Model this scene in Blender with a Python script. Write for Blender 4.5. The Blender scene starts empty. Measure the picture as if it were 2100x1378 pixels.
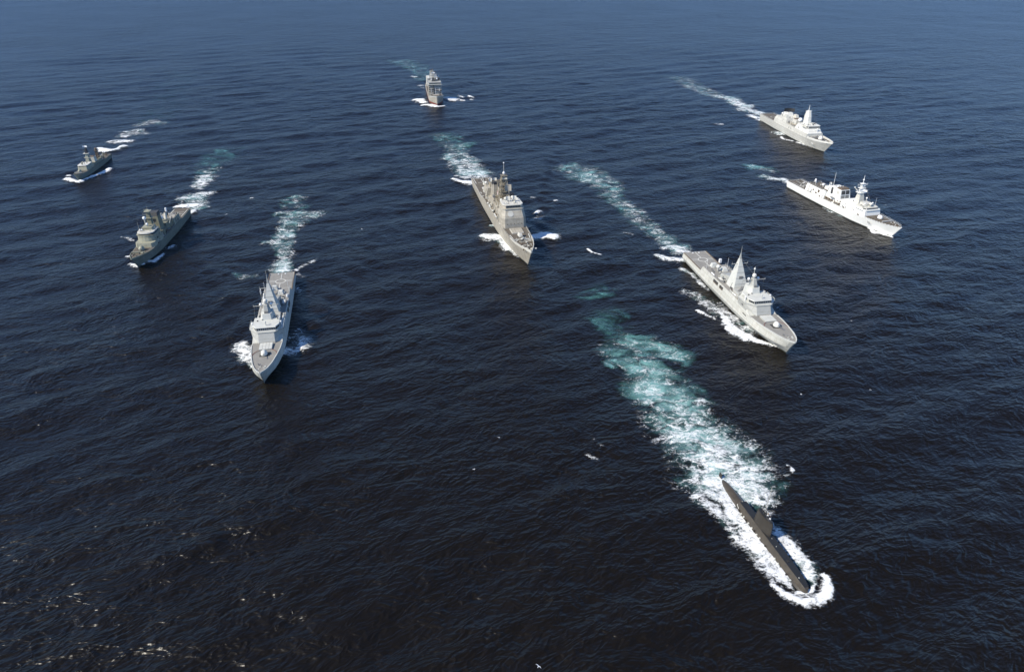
import bpy, math, random
import numpy as np
from math import radians as R, sin, cos, pi, sqrt
random.seed(7); rng = np.random.default_rng(7)
scene = bpy.context.scene
COL = scene.collection

# ------------------------------------------------------------------ camera
CAM_H = 188.4; PITCH = 5.13293526e-01; F_PX = 1450.0
cd = bpy.data.cameras.new('camera'); cam = bpy.data.objects.new('camera', cd); COL.objects.link(cam)
cam.location = (0, 0, CAM_H); cam.rotation_euler = (pi/2 - PITCH, 0, 0)
cd.sensor_width = 36.0; cd.lens = 36.0*F_PX/2100.0; cd.clip_start = 1.0; cd.clip_end = 80000
scene.camera = cam

# ------------------------------------------------------------------ sky and sun
SUN_EL = R(42); SUN_AZ = math.atan2(-0.44, -0.90)            # direction towards the sun, from +x
w = bpy.data.worlds.new('World'); scene.world = w; w.use_nodes = True
nt = w.node_tree; nt.nodes.clear()
sky = nt.nodes.new('ShaderNodeTexSky'); sky.sky_type = 'NISHITA'; sky.sun_disc = False
sky.sun_elevation = SUN_EL; sky.sun_rotation = pi/2 - SUN_AZ   # rotation is measured clockwise from +y
sky.air_density = 1.0; sky.dust_density = 0.15; sky.ozone_density = 7.0; sky.altitude = 2500
bg = nt.nodes.new('ShaderNodeBackground'); bg.inputs['Strength'].default_value = 0.15
wo = nt.nodes.new('ShaderNodeOutputWorld')
nt.links.new(sky.outputs[0], bg.inputs[0]); nt.links.new(bg.outputs[0], wo.inputs[0])
sd = bpy.data.lights.new('sun', 'SUN'); sd.energy = 4.5; sd.angle = R(0.55); sd.color = (1.0, 0.925, 0.79)
sun = bpy.data.objects.new('sun', sd); COL.objects.link(sun)
sdir = np.array([cos(SUN_AZ)*cos(SUN_EL), sin(SUN_AZ)*cos(SUN_EL), sin(SUN_EL)])
sun.rotation_euler = (pi/2 - SUN_EL, 0, SUN_AZ + pi/2)
sun.location = (-300, -100, 300)
vs = scene.view_settings
vs.view_transform = 'Standard'; vs.look = 'None'; vs.exposure = 0.36; vs.gamma = 1.0; vs.use_curve_mapping = False

# ------------------------------------------------------------------ materials
def N(nt, t, **kw):
    n = nt.nodes.new(t)
    for k, v in kw.items():
        if k.startswith('_'): setattr(n, k[1:], v)
        else: n.inputs[k].default_value = v
    return n
def ramp(nt, src, stops):
    r = nt.nodes.new('ShaderNodeValToRGB'); el = r.color_ramp.elements
    while len(el) < len(stops): el.new(0.5)
    for e, (p, c) in zip(el, stops):
        e.position = p; e.color = (c, c, c, 1) if not isinstance(c, tuple) else (*c, 1)
    nt.links.new(src, r.inputs[0]); return r.outputs[0]
def paint(name, col, rough=0.55, var=0.18, streak=0.0, scale=0.35, metal=0.0):
    m = bpy.data.materials.new(name); m.use_nodes = True; nt = m.node_tree
    b = nt.nodes['Principled BSDF']; b.inputs['Roughness'].default_value = rough; b.inputs['Metallic'].default_value = metal
    tc = nt.nodes.new('ShaderNodeTexCoord')
    n1 = N(nt, 'ShaderNodeTexNoise', Scale=scale, Detail=6.0, Roughness=0.65); nt.links.new(tc.outputs['Object'], n1.inputs['Vector'])
    mx = N(nt, 'ShaderNodeMix', _data_type='RGBA')
    mx.inputs['A'].default_value = (*[c*(1-var) for c in col], 1); mx.inputs['B'].default_value = (*[min(1, c*(1+var)) for c in col], 1)
    nt.links.new(ramp(nt, n1.outputs[0], [(0.3, 0.0), (0.7, 1.0)]), mx.inputs['Factor']); out = mx.outputs['Result']
    if streak:
        mp = N(nt, 'ShaderNodeMapping'); mp.inputs['Scale'].default_value = (1.1, 1.1, 0.09)
        nt.links.new(tc.outputs['Object'], mp.inputs[0])
        n2 = N(nt, 'ShaderNodeTexNoise', Scale=0.9, Detail=5.0, Roughness=0.7); nt.links.new(mp.outputs[0], n2.inputs['Vector'])
        m2 = N(nt, 'ShaderNodeMix', _data_type='RGBA'); m2.inputs['B'].default_value = (col[0]*0.62, col[1]*0.5, col[2]*0.38, 1)
        f = N(nt, 'ShaderNodeMath', _operation='MULTIPLY'); f.inputs[1].default_value = streak
        nt.links.new(ramp(nt, n2.outputs[0], [(0.52, 0.0), (0.72, 1.0)]), f.inputs[0])
        nt.links.new(f.outputs[0], m2.inputs['Factor']); nt.links.new(out, m2.inputs['A']); out = m2.outputs['Result']
    if streak >= 0.1:
        sp = nt.nodes.new('ShaderNodeSeparateXYZ'); nt.links.new(tc.outputs['Object'], sp.inputs[0]); cb = nt.nodes.new('ShaderNodeCombineXYZ')
        nt.links.new(sp.outputs[0], cb.inputs[0]); nt.links.new(sp.outputs[2], cb.inputs[1])
        br = N(nt, 'ShaderNodeTexBrick', Scale=1.0); br.inputs['Brick Width'].default_value = 6.0; br.inputs['Row Height'].default_value = 2.3; br.inputs['Mortar Size'].default_value = 0.09; br.inputs['Mortar Smooth'].default_value = 0.6
        br.inputs['Color1'].default_value = (1, 1, 1, 1); br.inputs['Color2'].default_value = (0.90, 0.90, 0.89, 1); br.inputs['Mortar'].default_value = (0.62, 0.59, 0.54, 1); nt.links.new(cb.outputs[0], br.inputs['Vector'])
        mu = N(nt, 'ShaderNodeMix', _data_type='RGBA', _blend_type='MULTIPLY'); mu.inputs['Factor'].default_value = 1.0
        nt.links.new(out, mu.inputs['A']); nt.links.new(br.outputs['Color'], mu.inputs['B']); out = mu.outputs['Result']
    nt.links.new(out, b.inputs['Base Color'])
    return m
M = dict(
    haze_grey=paint('haze_grey_paint', (0.42, 0.42, 0.385), var=0.08, streak=0.2),
    haze_grey_hull=paint('haze_grey_hull_paint', (0.52, 0.515, 0.46), var=0.08, streak=0.5),
    haze_grey_light=paint('pale_grey_paint', (0.56, 0.56, 0.51), var=0.08),
    deck_taupe=paint('taupe_deck_paint', (0.255, 0.242, 0.215), rough=0.85, var=0.12),
    deck_brown=paint('brown_deck_paint', (0.125, 0.105, 0.078), rough=0.85, var=0.3),
    tan_grey=paint('tan_grey_paint', (0.42, 0.385, 0.315), streak=0.4),
    tan_dark=paint('dark_tan_paint', (0.27, 0.235, 0.17), streak=0.4),
    pale=paint('pale_hull_paint', (0.86, 0.855, 0.80), var=0.03, streak=0.08),
    cream=paint('cream_grey_paint', (0.60, 0.585, 0.52), var=0.08, streak=0.2),
    cream_hi=paint('cream_white_paint', (0.74, 0.725, 0.66), var=0.06, streak=0.1),
    olive=paint('olive_grey_paint', (0.22, 0.215, 0.15), streak=0.6),
    olive_lt=paint('light_olive_grey_paint', (0.34, 0.335, 0.25), streak=0.5),
    green_grey=paint('green_grey_paint', (0.22, 0.23, 0.185), streak=0.5),
    rust=paint('rust_brown_gear', (0.14, 0.105, 0.07), rough=0.8, var=0.4, scale=1.2),
    white=paint('white_paint', (0.82, 0.82, 0.80), var=0.04),
    line=paint('deck_line_paint', (0.66, 0.65, 0.58), var=0.12, scale=1.5),
    red_line=paint('red_brown_line_paint', (0.22, 0.10, 0.07), rough=0.8),
    black=paint('black_paint', (0.018, 0.018, 0.017), rough=0.6),
    dark=paint('dark_grey_paint', (0.06, 0.058, 0.052), rough=0.6),
    mid=paint('mid_grey_paint', (0.20, 0.20, 0.19)),
    glass=paint('window_glass', (0.02, 0.025, 0.028), rough=0.12, var=0.02),
    boot=paint('black_boot_topping', (0.045, 0.05, 0.04), rough=0.5),
    antifoul=paint('red_antifouling', (0.26, 0.085, 0.06), rough=0.7),
    sub=paint('submarine_brown_black_coating', (0.030, 0.025, 0.018), rough=0.55, var=0.3, scale=0.5),
    sub_hi=paint('submarine_casing_coating', (0.060, 0.049, 0.034), rough=0.4, var=0.25, scale=0.5),
    orange=paint('orange_rubber', (0.55, 0.16, 0.05)),
    skin=paint('skin', (0.45, 0.28, 0.20)), navy=paint('navy_cloth', (0.02, 0.022, 0.035)),
    shirt=paint('white_cloth', (0.78, 0.78, 0.76)), khaki=paint('khaki_cloth', (0.42, 0.33, 0.18)), hair=paint('dark_hair', (0.02, 0.015, 0.01)),
    flag_red=paint('red_flag_cloth', (0.45, 0.05, 0.06)),
    feather=paint('white_feathers', (0.85, 0.85, 0.84), var=0.04), feather_grey=paint('grey_feathers', (0.3, 0.31, 0.33)),
)

# ------------------------------------------------------------------ mesh building
class MB:
    def __init__(s, L=0.0): s.v = []; s.f = []; s.mi = []; s.L = L
    def P(s, p):                                   # (distance from bow, port, up) -> local metres with +x ahead
        return (s.L/2 - p[0], p[1], p[2])
    def face_add(s, fs, m=0): s.f += fs; s.mi += [m]*len(fs)
    def loft(s, rings, cap=True, m=0):
        """rings: list of equally long closed loops of (s,y,z)"""
        n = len(rings[0]); o = len(s.v)
        for r in rings: s.v += [s.P(p) for p in r]
        fs = []
        for i in range(len(rings)-1):
            for j in range(n):
                a = o+i*n+j; b = o+i*n+(j+1) % n; fs.append((a, b, b+n, a+n))
        if cap:
            fs.append(tuple(o+j for j in range(n))[::-1]); q = o+(len(rings)-1)*n; fs.append(tuple(q+j for j in range(n)))
        s.face_add(fs, m); return s
    def frust(s, a, b, z0, z1, m=0):
        """a, b = (s0, s1, y0, y1) rectangles at z0 and z1"""
        def q(r, z): return [(r[0], r[2], z), (r[1], r[2], z), (r[1], r[3], z), (r[0], r[3], z)]
        return s.loft([q(a, z0), q(b, z1)], m=m)
    def box(s, s0, s1, y0, y1, z0, z1, m=0): return s.frust((s0, s1, y0, y1), (s0, s1, y0, y1), z0, z1, m)
    def prism(s, lo, hi, z0, z1, m=0):
        def zz(z, k): return z[k] if isinstance(z, (list, tuple)) else z
        return s.loft([[(p[0], p[1], zz(z0, k)) for k, p in enumerate(lo)], [(p[0], p[1], zz(z1, k)) for k, p in enumerate(hi)]], m=m)
    def tube(s, p0, p1, r0, r1=None, n=8, m=0):
        r1 = r0 if r1 is None else r1
        a = np.array(p0, float); b = np.array(p1, float); d = b-a; d /= np.linalg.norm(d)
        u = np.cross(d, (0, 0, 1) if abs(d[2]) < 0.9 else (1, 0, 0)); u /= np.linalg.norm(u); v = np.cross(d, u)
        rg = [[tuple(c + r*(cos(2*pi*k/n)*u + sin(2*pi*k/n)*v)) for k in range(n)] for c, r in ((a, r0), (b, r1))]
        return s.loft(rg, m=m)
    def ball(s, c, r, n=12, k=8, sq=(1, 1, 1), z0=-1.0, m=0):
        rings = []
        t0 = math.asin(z0)
        for i in range(k+1):
            t = t0 + (pi/2*0.98 - t0)*i/k
            rings.append([(c[0]+r*sq[0]*cos(t)*cos(2*pi*j/n), c[1]+r*sq[1]*cos(t)*sin(2*pi*j/n), c[2]+r*sq[2]*sin(t)) for j in range(n)])
        return s.loft(rings, m=m)
    def disc_ring(s, c, r0, r1, z0, z1, n=32, m=0):
        o = len(s.v)
        for z in (z0, z1):
            for r in (r0, r1): s.v += [s.P((c[0]+r*cos(2*pi*j/n), c[1]+r*sin(2*pi*j/n), z)) for j in range(n)]
        fs = []
        for j in range(n):
            k = (j+1) % n; A, B, C, D = o, o+n, o+2*n, o+3*n
            fs += [(C+j, D+j, D+k, C+k), (A+j, A+k, B+k, B+j), (B+j, B+k, D+k, D+j), (A+k, A+j, C+j, C+k)]
        s.face_add(fs, m); return s
    def build(s, name, mat, parent=None, smooth=False, bevel=0.0, ang=38, **props):
        me = bpy.data.meshes.new(name); me.from_pydata(s.v, [], s.f); me.update()
        for mm in (mat if isinstance(mat, (list, tuple)) else [mat]): me.materials.append(M[mm] if isinstance(mm, str) else mm)
        me.polygons.foreach_set('material_index', s.mi)
        import bmesh
        bm = bmesh.new(); bm.from_mesh(me); bmesh.ops.recalc_face_normals(bm, faces=bm.faces)
        if smooth:
            for e in bm.edges:
                if len(e.link_faces) == 2 and e.calc_face_angle(0) > R(ang): e.smooth = False
            for f in bm.faces: f.smooth = True
        bm.to_mesh(me); bm.free()
        ob = bpy.data.objects.new(name, me); COL.objects.link(ob); ob.parent = parent
        if bevel:
            md = ob.modifiers.new('bevel', 'BEVEL'); md.width = bevel; md.segments = 1; md.limit_method = 'ANGLE'
        for k, v in props.items(): ob[k] = v
        return ob

def thing(name, loc, rz, scale, label, cat, group=None):
    o = bpy.data.objects.new(name, None); COL.objects.link(o); o.location = loc; o.rotation_euler = (0, 0, rz); o.scale = (scale,)*3
    o.empty_display_size = 2
    o['label'] = label; o['category'] = cat
    if group: o['group'] = group
    return o

def interp(st, s, k): return float(np.interp(s, [a[0] for a in st], [a[k] for a in st]))

def hull(ship, L, st, mat, kn=0.5, tum=0.0, boot='boot', bz=0.9, n=40):
    """st: rows (s, half beam at deck, deck height, half beam at water, setback at water). kn: knuckle height share, tum: tumblehome"""
    mb = MB(L); rings = []
    ss = np.unique(np.concatenate([np.linspace(0, 12, 9), np.linspace(12, L, n)]))
    for s in ss:
        bd, zd, bw, sb = (interp(st, s, k) for k in (1, 2, 3, 4))
        zk = zd*kn; bk = (bw + (bd - bw)*(kn**0.9)) if tum == 0 else bd + 0.12
        bk = min(bk, bd + 0.15)
        bt = max(bd - tum*min(1, s/15), 0.05)
        half = [(0.02, -5.0, sb*1.25), (bw*0.82, -3.2, sb*1.15), (bw*0.98, -0.6, sb), (bw + (bk-bw)*bz/max(zk, bz+.1), bz, sb*(1-bz/zd)), (bk, zk, sb*(1-kn)), (bt, zd, 0.0)]
        right = [(s+o*(1-s/L)**4, y, z) for y, z, o in half]; left = [(a, -y, z) for a, y, z in right[::-1]]
        rings.append(right + left)
    o = len(mb.v); mb.loft(rings, cap=True)
    # below the boot line: strips 0,1,2 and their mirror use the second material
    nn = 12
    mi = list(mb.mi)
    for i in range(len(rings)-1):
        for j in (0, 1, 2, 8, 9, 10, 11): mi[i*nn+j] = 1
    mb.mi = mi
    return mb.build('hull', [mat, boot], ship, smooth=True, ang=11)

def deck(ship, L, st, s0, s1, mat, name='main_deck', inset=0.25, dz=0.03, th=0.05, tum=0.0):
    mb = MB(L); rings = []
    for s in np.linspace(s0, s1, max(3, int((s1-s0)/3))):
        b = max(interp(st, s, 1) - tum*min(1, s/15) - inset, 0.03); z = interp(st, s, 2)
        rings.append([(s, b, z-th), (s, b, z+dz), (s, -b, z+dz), (s, -b, z-th)])
    mb.loft(rings); return mb.build(name, mat, ship)

def bulwark(ship, L, st, s0, s1, h, mat, th=0.22, tum=0.0, name='bulwark', h1=None, flare=0.1):
    h1 = h if h1 is None else h1
    mb = MB(L)
    ss = np.linspace(s0, s1, max(4, int((s1-s0)/2)))
    path = [(s, 1) for s in ss[::-1]] + [(s, -1) for s in ss]
    rings = []
    for s, sg in path:
        hh = h + (h1-h)*(s-s0)/(s1-s0)
        b = max(interp(st, s, 1)-tum*min(1, s/15), 0.05); z = interp(st, s, 2); ax = -0.25 if s == s0 else 0
        rings.append([(s+ax, sg*b, z-0.3), (s+ax-flare*0.5, sg*(b+flare), z+hh), (s+ax+0.02, sg*max(b-th, 0.0), z+hh), (s+ax+0.02, sg*max(b-th, 0.0), z-0.3)])
    mb.loft(rings); return mb.build(name, mat, ship, smooth=True)

def railing(ship, L, pts, h=1.05, step=2.4, r=0.045, mat='haze_grey_light'):
    mb = MB(L)
    for (a, b) in zip(pts[:-1], pts[1:]):
        a = np.array(a, float); b = np.array(b, float); d = np.linalg.norm(b-a); n = max(1, int(d/step))
        for i in range(n+1):
            p = a+(b-a)*i/n; mb.tube(p, p+(0, 0, h), r, n=4)
        for hh in (h*0.5, h): mb.tube(a+(0, 0, hh), b+(0, 0, hh), r*0.8, n=4)
    return mb.build('railing', mat, ship, kind='stuff')

def panes(ship, L, a, b, up, n, gap=0.18, proud=0.06, mat='glass', name='bridge_window'):
    """row of n panes between a and b (lower edge), up vector to the upper edge"""
    a, b, up = (np.array(q, float) for q in (a, b, up)); d = (b-a)/n; g = d/np.linalg.norm(d)*gap/2
    nr = np.cross(b-a, up); nr /= np.linalg.norm(nr)
    if nr[0] > 0 and abs(nr[0]) > 0.3: nr = -nr                       # towards the bow
    elif abs(nr[0]) <= 0.3 and nr[1]*a[1] < 0: nr = -nr
    for i in range(n):
        p0 = a+d*i+g; p1 = a+d*(i+1)-g
        mb = MB(L); mb.loft([[tuple(q-nr*0.05) for q in (p0, p1, p1+up, p0+up)], [tuple(q+nr*proud) for q in (p0, p1, p1+up, p0+up)]])
        mb.build(name, mat, ship)

def gun(ship, L, s, z, size=1.0, mat='haze_grey_light', barrel=5.0, round_=True, y=0, el=0.12, aft=False):
    mb = MB(L); k = size
    if round_:
        mb.ball((s, y, z+0.5*k), 2.0*k, n=14, k=7, sq=(1, 0.85, 1.15), z0=-0.2)
    else:
        mb.prism([(s-1.8*k, y-1.1*k), (s+2.2*k, y-1.5*k), (s+2.2*k, y+1.5*k), (s-1.8*k, y+1.1*k)],
                 [(s-0.6*k, y-0.7*k), (s+1.8*k, y-1.0*k), (s+1.8*k, y+1.0*k), (s-0.6*k, y+0.7*k)], z+0.3, z+2.8*k)
    t = mb.build('gun_turret', mat, ship, smooth=round_)
    r = MB(L); r.disc_ring((s, y), 0.01, 2.0*k, z, z+0.5, n=20); r.build('gun_ring', 'dark', ship)
    f = 1 if aft else -1
    q = MB(L); q.tube((s+f*1.3*k, y, z+1.3*k), (s+f*(1.3*k+barrel), y, z+1.3*k+barrel*el), 0.20*k, 0.11*k); q.build('gun_barrel', 'mid', t)
    return t

def radome(ship, L, s, y, z, r, mat='white', foot=1.2):
    o = MB(L).ball((s, y, z), r, n=14, k=9).build('radome', mat, ship, smooth=True)
    MB(L).tube((s, y, z-r-foot), (s, y, z-r*0.7), r*0.45, r*0.5).build('radome_pedestal', 'haze_grey', o)
    return o

def dish(ship, L, s, y, z, w_, h, mat='mid', tilt=0.2, name='radar_antenna', yaw=0.0):
    mb = MB(L); rings = []
    for i in range(7):
        t = -1+2*i/6; yy = t*w_/2; dx = 0.18*w_*t*t
        ca, sa = cos(yaw), sin(yaw)
        ring = []
        for (dd, zz) in ((0, -h/2), (0.25, -h/2), (0.25+tilt*h, h/2), (tilt*h, h/2)):
            a = dx*-1+dd; ring.append((s+a*ca-yy*sa, y+a*sa+yy*ca, z+zz))
        rings.append(ring)
    mb.loft(rings); return mb.build(name, mat, ship)

def lattice(ship, L, s, y, z0, z1, w0, w1, mat, n=5, r=0.16, name='lattice_mast'):
    mb = MB(L); cs = ((-1, -1), (1, -1), (1, 1), (-1, 1))
    def c(k, t): ww = w0+(w1-w0)*t; return (s+cs[k][0]*ww/2, y+cs[k][1]*ww/2, z0+(z1-z0)*t)
    for k in range(4):
        mb.tube(c(k, 0), c(k, 1), r, n=5)
        for i in range(n):
            t0, t1 = i/n, (i+1)/n
            mb.tube(c(k, t0), c((k+1) % 4, t1), r*0.6, n=4); mb.tube(c(k, t1), c((k+1) % 4, t1), r*0.6, n=4)
            mb.tube(c((k+1) % 4, t0), c(k, t1), r*0.6, n=4)
    return mb.build(name, mat, ship)

def pole(ship, L, s, y, z0, z1, r=0.18, r1=0.06, mat='haze_grey', name='pole_mast', lean=0.0):
    return MB(L).tube((s, y, z0), (s+lean, y, z1), r, r1, n=6).build(name, mat, ship)

def yard(ship, L, s, y, z, half, mat='haze_grey', r=0.14, tips=1.4):
    o = MB(L).tube((s, y-half, z+0.15*half*0), (s, y+half, z), r, n=6).build('yardarm', mat, ship)
    for sg in (-1, 1):
        MB(L).tube((s, y+sg*half*0.96, z), (s, y+sg*half*0.96, z+tips), r*0.6, r*0.3, n=5).build('aerial', mat, o)
    return o

def blk(ship, L, name, mat, a, b, z0, z1, bevel=0.0): return MB(L).frust(a, b, z0, z1).build(name, mat, ship, bevel=bevel)
def sym(ship, L, name, mat, s0, s1, w0, z0, z1, w1=None, ds0=0.0, ds1=0.0, bevel=0.0):
    w1 = w0 if w1 is None else w1
    return MB(L).frust((s0, s1, -w0, w0), (s0+ds0, s1+ds1, -w1, w1), z0, z1).build(name, mat, ship, bevel=bevel)

def fittings(ship, L, s0, s1, w0, w1, z0, z1, n, seed, mats=('mid', 'dark', 'haze_grey_light'), sides=(-1, 1)):
    """doors, vents, ladders and pipes on a wall that leans from half width w0 at z0 to w1 at z1"""
    rd = random.Random(seed)
    def wy(z): return w0+(w1-w0)*(z-z0)/(z1-z0)
    for sg in sides:
        for i in range(n):
            s = rd.uniform(s0, s1); m = rd.choice(mats); nm = rd.choice(('door', 'wall_vent', 'ladder', 'pipe', 'wall_locker'))
            if nm == 'door': a, h, d, zb = .85, 1.9, .07, z0+.15
            elif nm == 'wall_vent': a, h, d = rd.uniform(.6, 1.4), rd.uniform(.4, .9), .12; zb = rd.uniform(z0+.3, max(z0+.4, z1-1.2))
            elif nm == 'ladder': a, h, d, zb = .45, (z1-z0)*.9, .1, z0+.1
            elif nm == 'pipe': a, h, d, zb = .22, (z1-z0)*rd.uniform(.5, .95), .22, z0
            else: a, h, d, zb = rd.uniform(.8, 1.8), rd.uniform(.6, 1.0), .5, z0
            h = min(h, z1-zb-.05)
            if h < .2: continue
            yb, yt = wy(zb), wy(zb+h)
            q0 = [(s, sg*(yb-.1)), (s+a, sg*(yb-.1)), (s+a, sg*(yb+d)), (s, sg*(yb+d))]; q1 = [(s, sg*(yt-.1)), (s+a, sg*(yt-.1)), (s+a, sg*(yt+d)), (s, sg*(yt+d))]
            MB(L).prism(q0, q1, zb, zb+h).build(nm, m, ship)
def rigging(ship, L, segs):
    mb = MB(L)
    for a, b in segs: mb.tube(a, b, .045, n=4)
    return mb.build('rigging_wires', 'mid', ship, kind='stuff')

def rafts(ship, L, rows, mat='white', r=0.38, ln=1.6):
    for (s, y, z) in rows:
        o = MB(L).tube((s-ln/2, y, z+r), (s+ln/2, y, z+r), r, n=8).build('life_raft_canister', mat, ship)
        MB(L).box(s-ln*0.3, s+ln*0.3, y-r*0.8, y+r*0.8, z-0.02, z+0.18).build('cradle', 'mid', o)

def boat_part(ship, L, s, y, z, ln=6.5, mat='dark', inner='orange'):
    mb = MB(L); rings = []
    for i in range(9):
        t = i/8; ww = 1.15*(1-(1-min(1, t*2.2))**2)*1.0+0.06; h = 0.75+0.35*(1-t)**2
        ss = s-ln/2+ln*t
        rings.append([(ss, y+ww, z+h), (ss, y+ww*0.75, z), (ss, y-ww*0.75, z), (ss, y-ww, z+h)])
    o = mb.loft(rings).build('boat', mat, ship)
    MB(L).box(s-ln*0.2, s+ln*0.45, y-0.75, y+0.75, z+0.5, z+0.98).build('boat_cover', inner, o)
    return o

def clutter(ship, L, s0, s1, w_, z, n, mats=('mid', 'haze_grey_light', 'dark'), hmax=1.3, seed=0, smax=1.5, skip=None):
    rd = random.Random(seed); names = ('deck_locker', 'winch', 'vent', 'bollard', 'hatch')
    for i in range(n):
        s = rd.uniform(s0, s1); y = rd.uniform(-w_, w_); a = rd.uniform(0.35, smax)/2; b = rd.uniform(0.35, smax)/2; h = rd.uniform(0.3, hmax)
        nm = rd.choice(names); m = rd.choice(mats)
        zz = z(s) if callable(z) else z
        if nm == 'vent':
            mb = MB(L); mb.tube((s, y, zz), (s, y, zz+h), a*0.7, n=8); mb.ball((s, y, zz+h), a, n=8, k=4)
        elif nm == 'winch':
            mb = MB(L); mb.tube((s, y-b, zz+a*0.8), (s, y+b, zz+a*0.8), a*0.7, n=8); mb.tube((s, y-b, zz+a*0.8), (s, y-b*0.8, zz+a*0.8), a*1.0, n=8)
        elif nm == 'bollard':
            mb = MB(L); mb.tube((s, y, zz), (s, y, zz+0.8), 0.25, 0.3, n=6)
        elif nm == 'hatch':
            mb = MB(L); mb.box(s-a, s+a, y-a, y+a, zz, zz+0.35); mb.box(s-a*1.15, s+a*1.15, y-a*1.15, y+a*1.15, zz+0.35, zz+0.45)
        else:
            mb = MB(L); mb.frust((s-a, s+a, y-b, y+b), (s-a*0.9, s+a*0.9, y-b*0.9, y+b*0.9), zz, zz+h)
        mb.build(nm, m, ship)

def marking(ship, L, name, mat, segs, z, wd=0.35):
    """painted lines as thin sheets; segs = ((s0,y0),(s1,y1))"""
    for a, b in segs:
        a = np.array(a, float); b = np.array(b, float); d = (b-a)/np.linalg.norm(b-a); q = np.array([-d[1], d[0]])*wd/2
        c = [a+q, b+q, b-q, a-q]; zz = z if not callable(z) else z(a[0])
        MB(L).loft([[(*p, zz) for p in c], [(*p, zz+0.03) for p in c]]).build(name, mat, ship)

def hull_text(ship, L, txt, s, y, z, size, ry, mat='dark', tilt=0.0, dz=0.0):
    cu = bpy.data.curves.new('hull_number', 'FONT'); cu.body = txt; cu.size = size; cu.extrude = 0.04
    o = bpy.data.objects.new('hull_number', cu); COL.objects.link(o)
    dg = bpy.context.evaluated_depsgraph_get(); me = bpy.data.meshes.new_from_object(o.evaluated_get(dg)); bpy.data.objects.remove(o)
    me.materials.clear(); me.materials.append(M[mat])
    o = bpy.data.objects.new('hull_number', me); COL.objects.link(o); o.parent = ship
    o.location = (L/2-s, y, z); o.rotation_euler = (pi/2+tilt, 0, ry); return o

# ------------------------------------------------------------------ people (one continuous body each)
def person_mesh(cloth_top, cloth_leg, arm=0):
    sk = {'pelvis': (0, 0, 0.95, .13), 'belly': (0, 0, 1.12, .13), 'chest': (0, 0, 1.36, .16), 'neck': (0, 0, 1.52, .06), 'head': (0, 0.01, 1.63, .095), 'crown': (0, 0.0, 1.74, .08),
          'lh': (0.11, 0, 0.90, .10), 'lk': (0.13, 0.02, 0.50, .07), 'la': (0.14, 0, 0.08, .05), 'lt': (0.15, 0.17, 0.04, .04),
          'rh': (-0.11, 0, 0.90, .10), 'rk': (-0.13, 0.02, 0.50, .07), 'ra': (-0.14, 0, 0.08, .05), 'rt': (-0.15, 0.17, 0.04, .04),
          'ls': (0.20, 0, 1.44, .065), 'le': (0.27, 0, 1.16, .05), 'lw': (0.26, 0.12, 0.92, .035), 'lf': (0.25, 0.18, 0.82, .03),
          'rs': (-0.20, 0, 1.44, .065), 're': (-0.27, 0, 1.16, .05), 'rw': (-0.26, 0.12, 0.92, .035), 'rf': (-0.25, 0.18, 0.82, .03)}
    if arm: sk['re'] = (-0.30, 0.15, 1.25, .05); sk['rw'] = (-0.25, 0.38, 1.30, .035); sk['rf'] = (-0.23, 0.48, 1.33, .03)
    ed = [('pelvis', 'belly'), ('belly', 'chest'), ('chest', 'neck'), ('neck', 'head'), ('head', 'crown'), ('pelvis', 'lh'), ('lh', 'lk'), ('lk', 'la'), ('la', 'lt'), ('pelvis', 'rh'), ('rh', 'rk'), ('rk', 'ra'), ('ra', 'rt'),
          ('chest', 'ls'), ('ls', 'le'), ('le', 'lw'), ('lw', 'lf'), ('chest', 'rs'), ('rs', 're'), ('re', 'rw'), ('rw', 'rf')]
    ks = list(sk); me = bpy.data.meshes.new('person'); me.from_pydata([sk[k][:3] for k in ks], [(ks.index(a), ks.index(b)) for a, b in ed], [])
    o = bpy.data.objects.new('tmp', me); COL.objects.link(o)
    o.modifiers.new('skin', 'SKIN'); sub = o.modifiers.new('sub', 'SUBSURF'); sub.levels = 1
    for i, k in enumerate(ks): me.skin_vertices[0].data[i].radius = (sk[k][3],)*2
    me.skin_vertices[0].data[0].use_root = True
    out = bpy.data.meshes.new_from_object(o.evaluated_get(bpy.context.evaluated_depsgraph_get())); bpy.data.objects.remove(o)
    out.materials.clear()
    for m in ('skin', cloth_top, cloth_leg, 'hair'): out.materials.append(M[m])
    for p in out.polygons:
        c = p.center; p.use_smooth = True
        p.material_index = 3 if c.z > 1.69 or (c.z > 1.56 and c.y < -0.03) else 0 if c.z > 1.50 or (c.z < 0.90 and abs(c.x) > 0.2 and c.y > 0.1) else 2 if c.z < 0.98 and abs(c.x) < 0.24 else 1
    return out

# ------------------------------------------------------------------ the air
def build_haze():
    m = bpy.data.materials.new('sea_air'); m.use_nodes = True; nt = m.node_tree
    for n in list(nt.nodes): nt.nodes.remove(n)
    v = nt.nodes.new('ShaderNodeVolumePrincipled'); o = nt.nodes.new('ShaderNodeOutputMaterial'); nt.links.new(v.outputs[0], o.inputs['Volume'])
    v.inputs['Color'].default_value = (0.24, 0.50, 1.0, 1); v.inputs['Density'].default_value = 2.0e-5; v.inputs['Anisotropy'].default_value = 0.3
    mb = MB(0); mb.box(-64000, 64000, -64000, 64000, -9, 196); h = mb.build('haze', m); h['kind'] = 'stuff'
build_haze()

# ------------------------------------------------------------------ sea surface
def sea_point(u, v, z=0.0):
    """photograph survey point (2100 x 1378) -> place on the sea"""
    x = (u-1050)/F_PX; y = (689-v)/F_PX; cp, sp = cos(PITCH), sin(PITCH)
    d = (x, cp+y*sp, -sp+y*cp); t = (z-CAM_H)/d[2]; return np.array([d[0]*t, d[1]*t])

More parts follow.
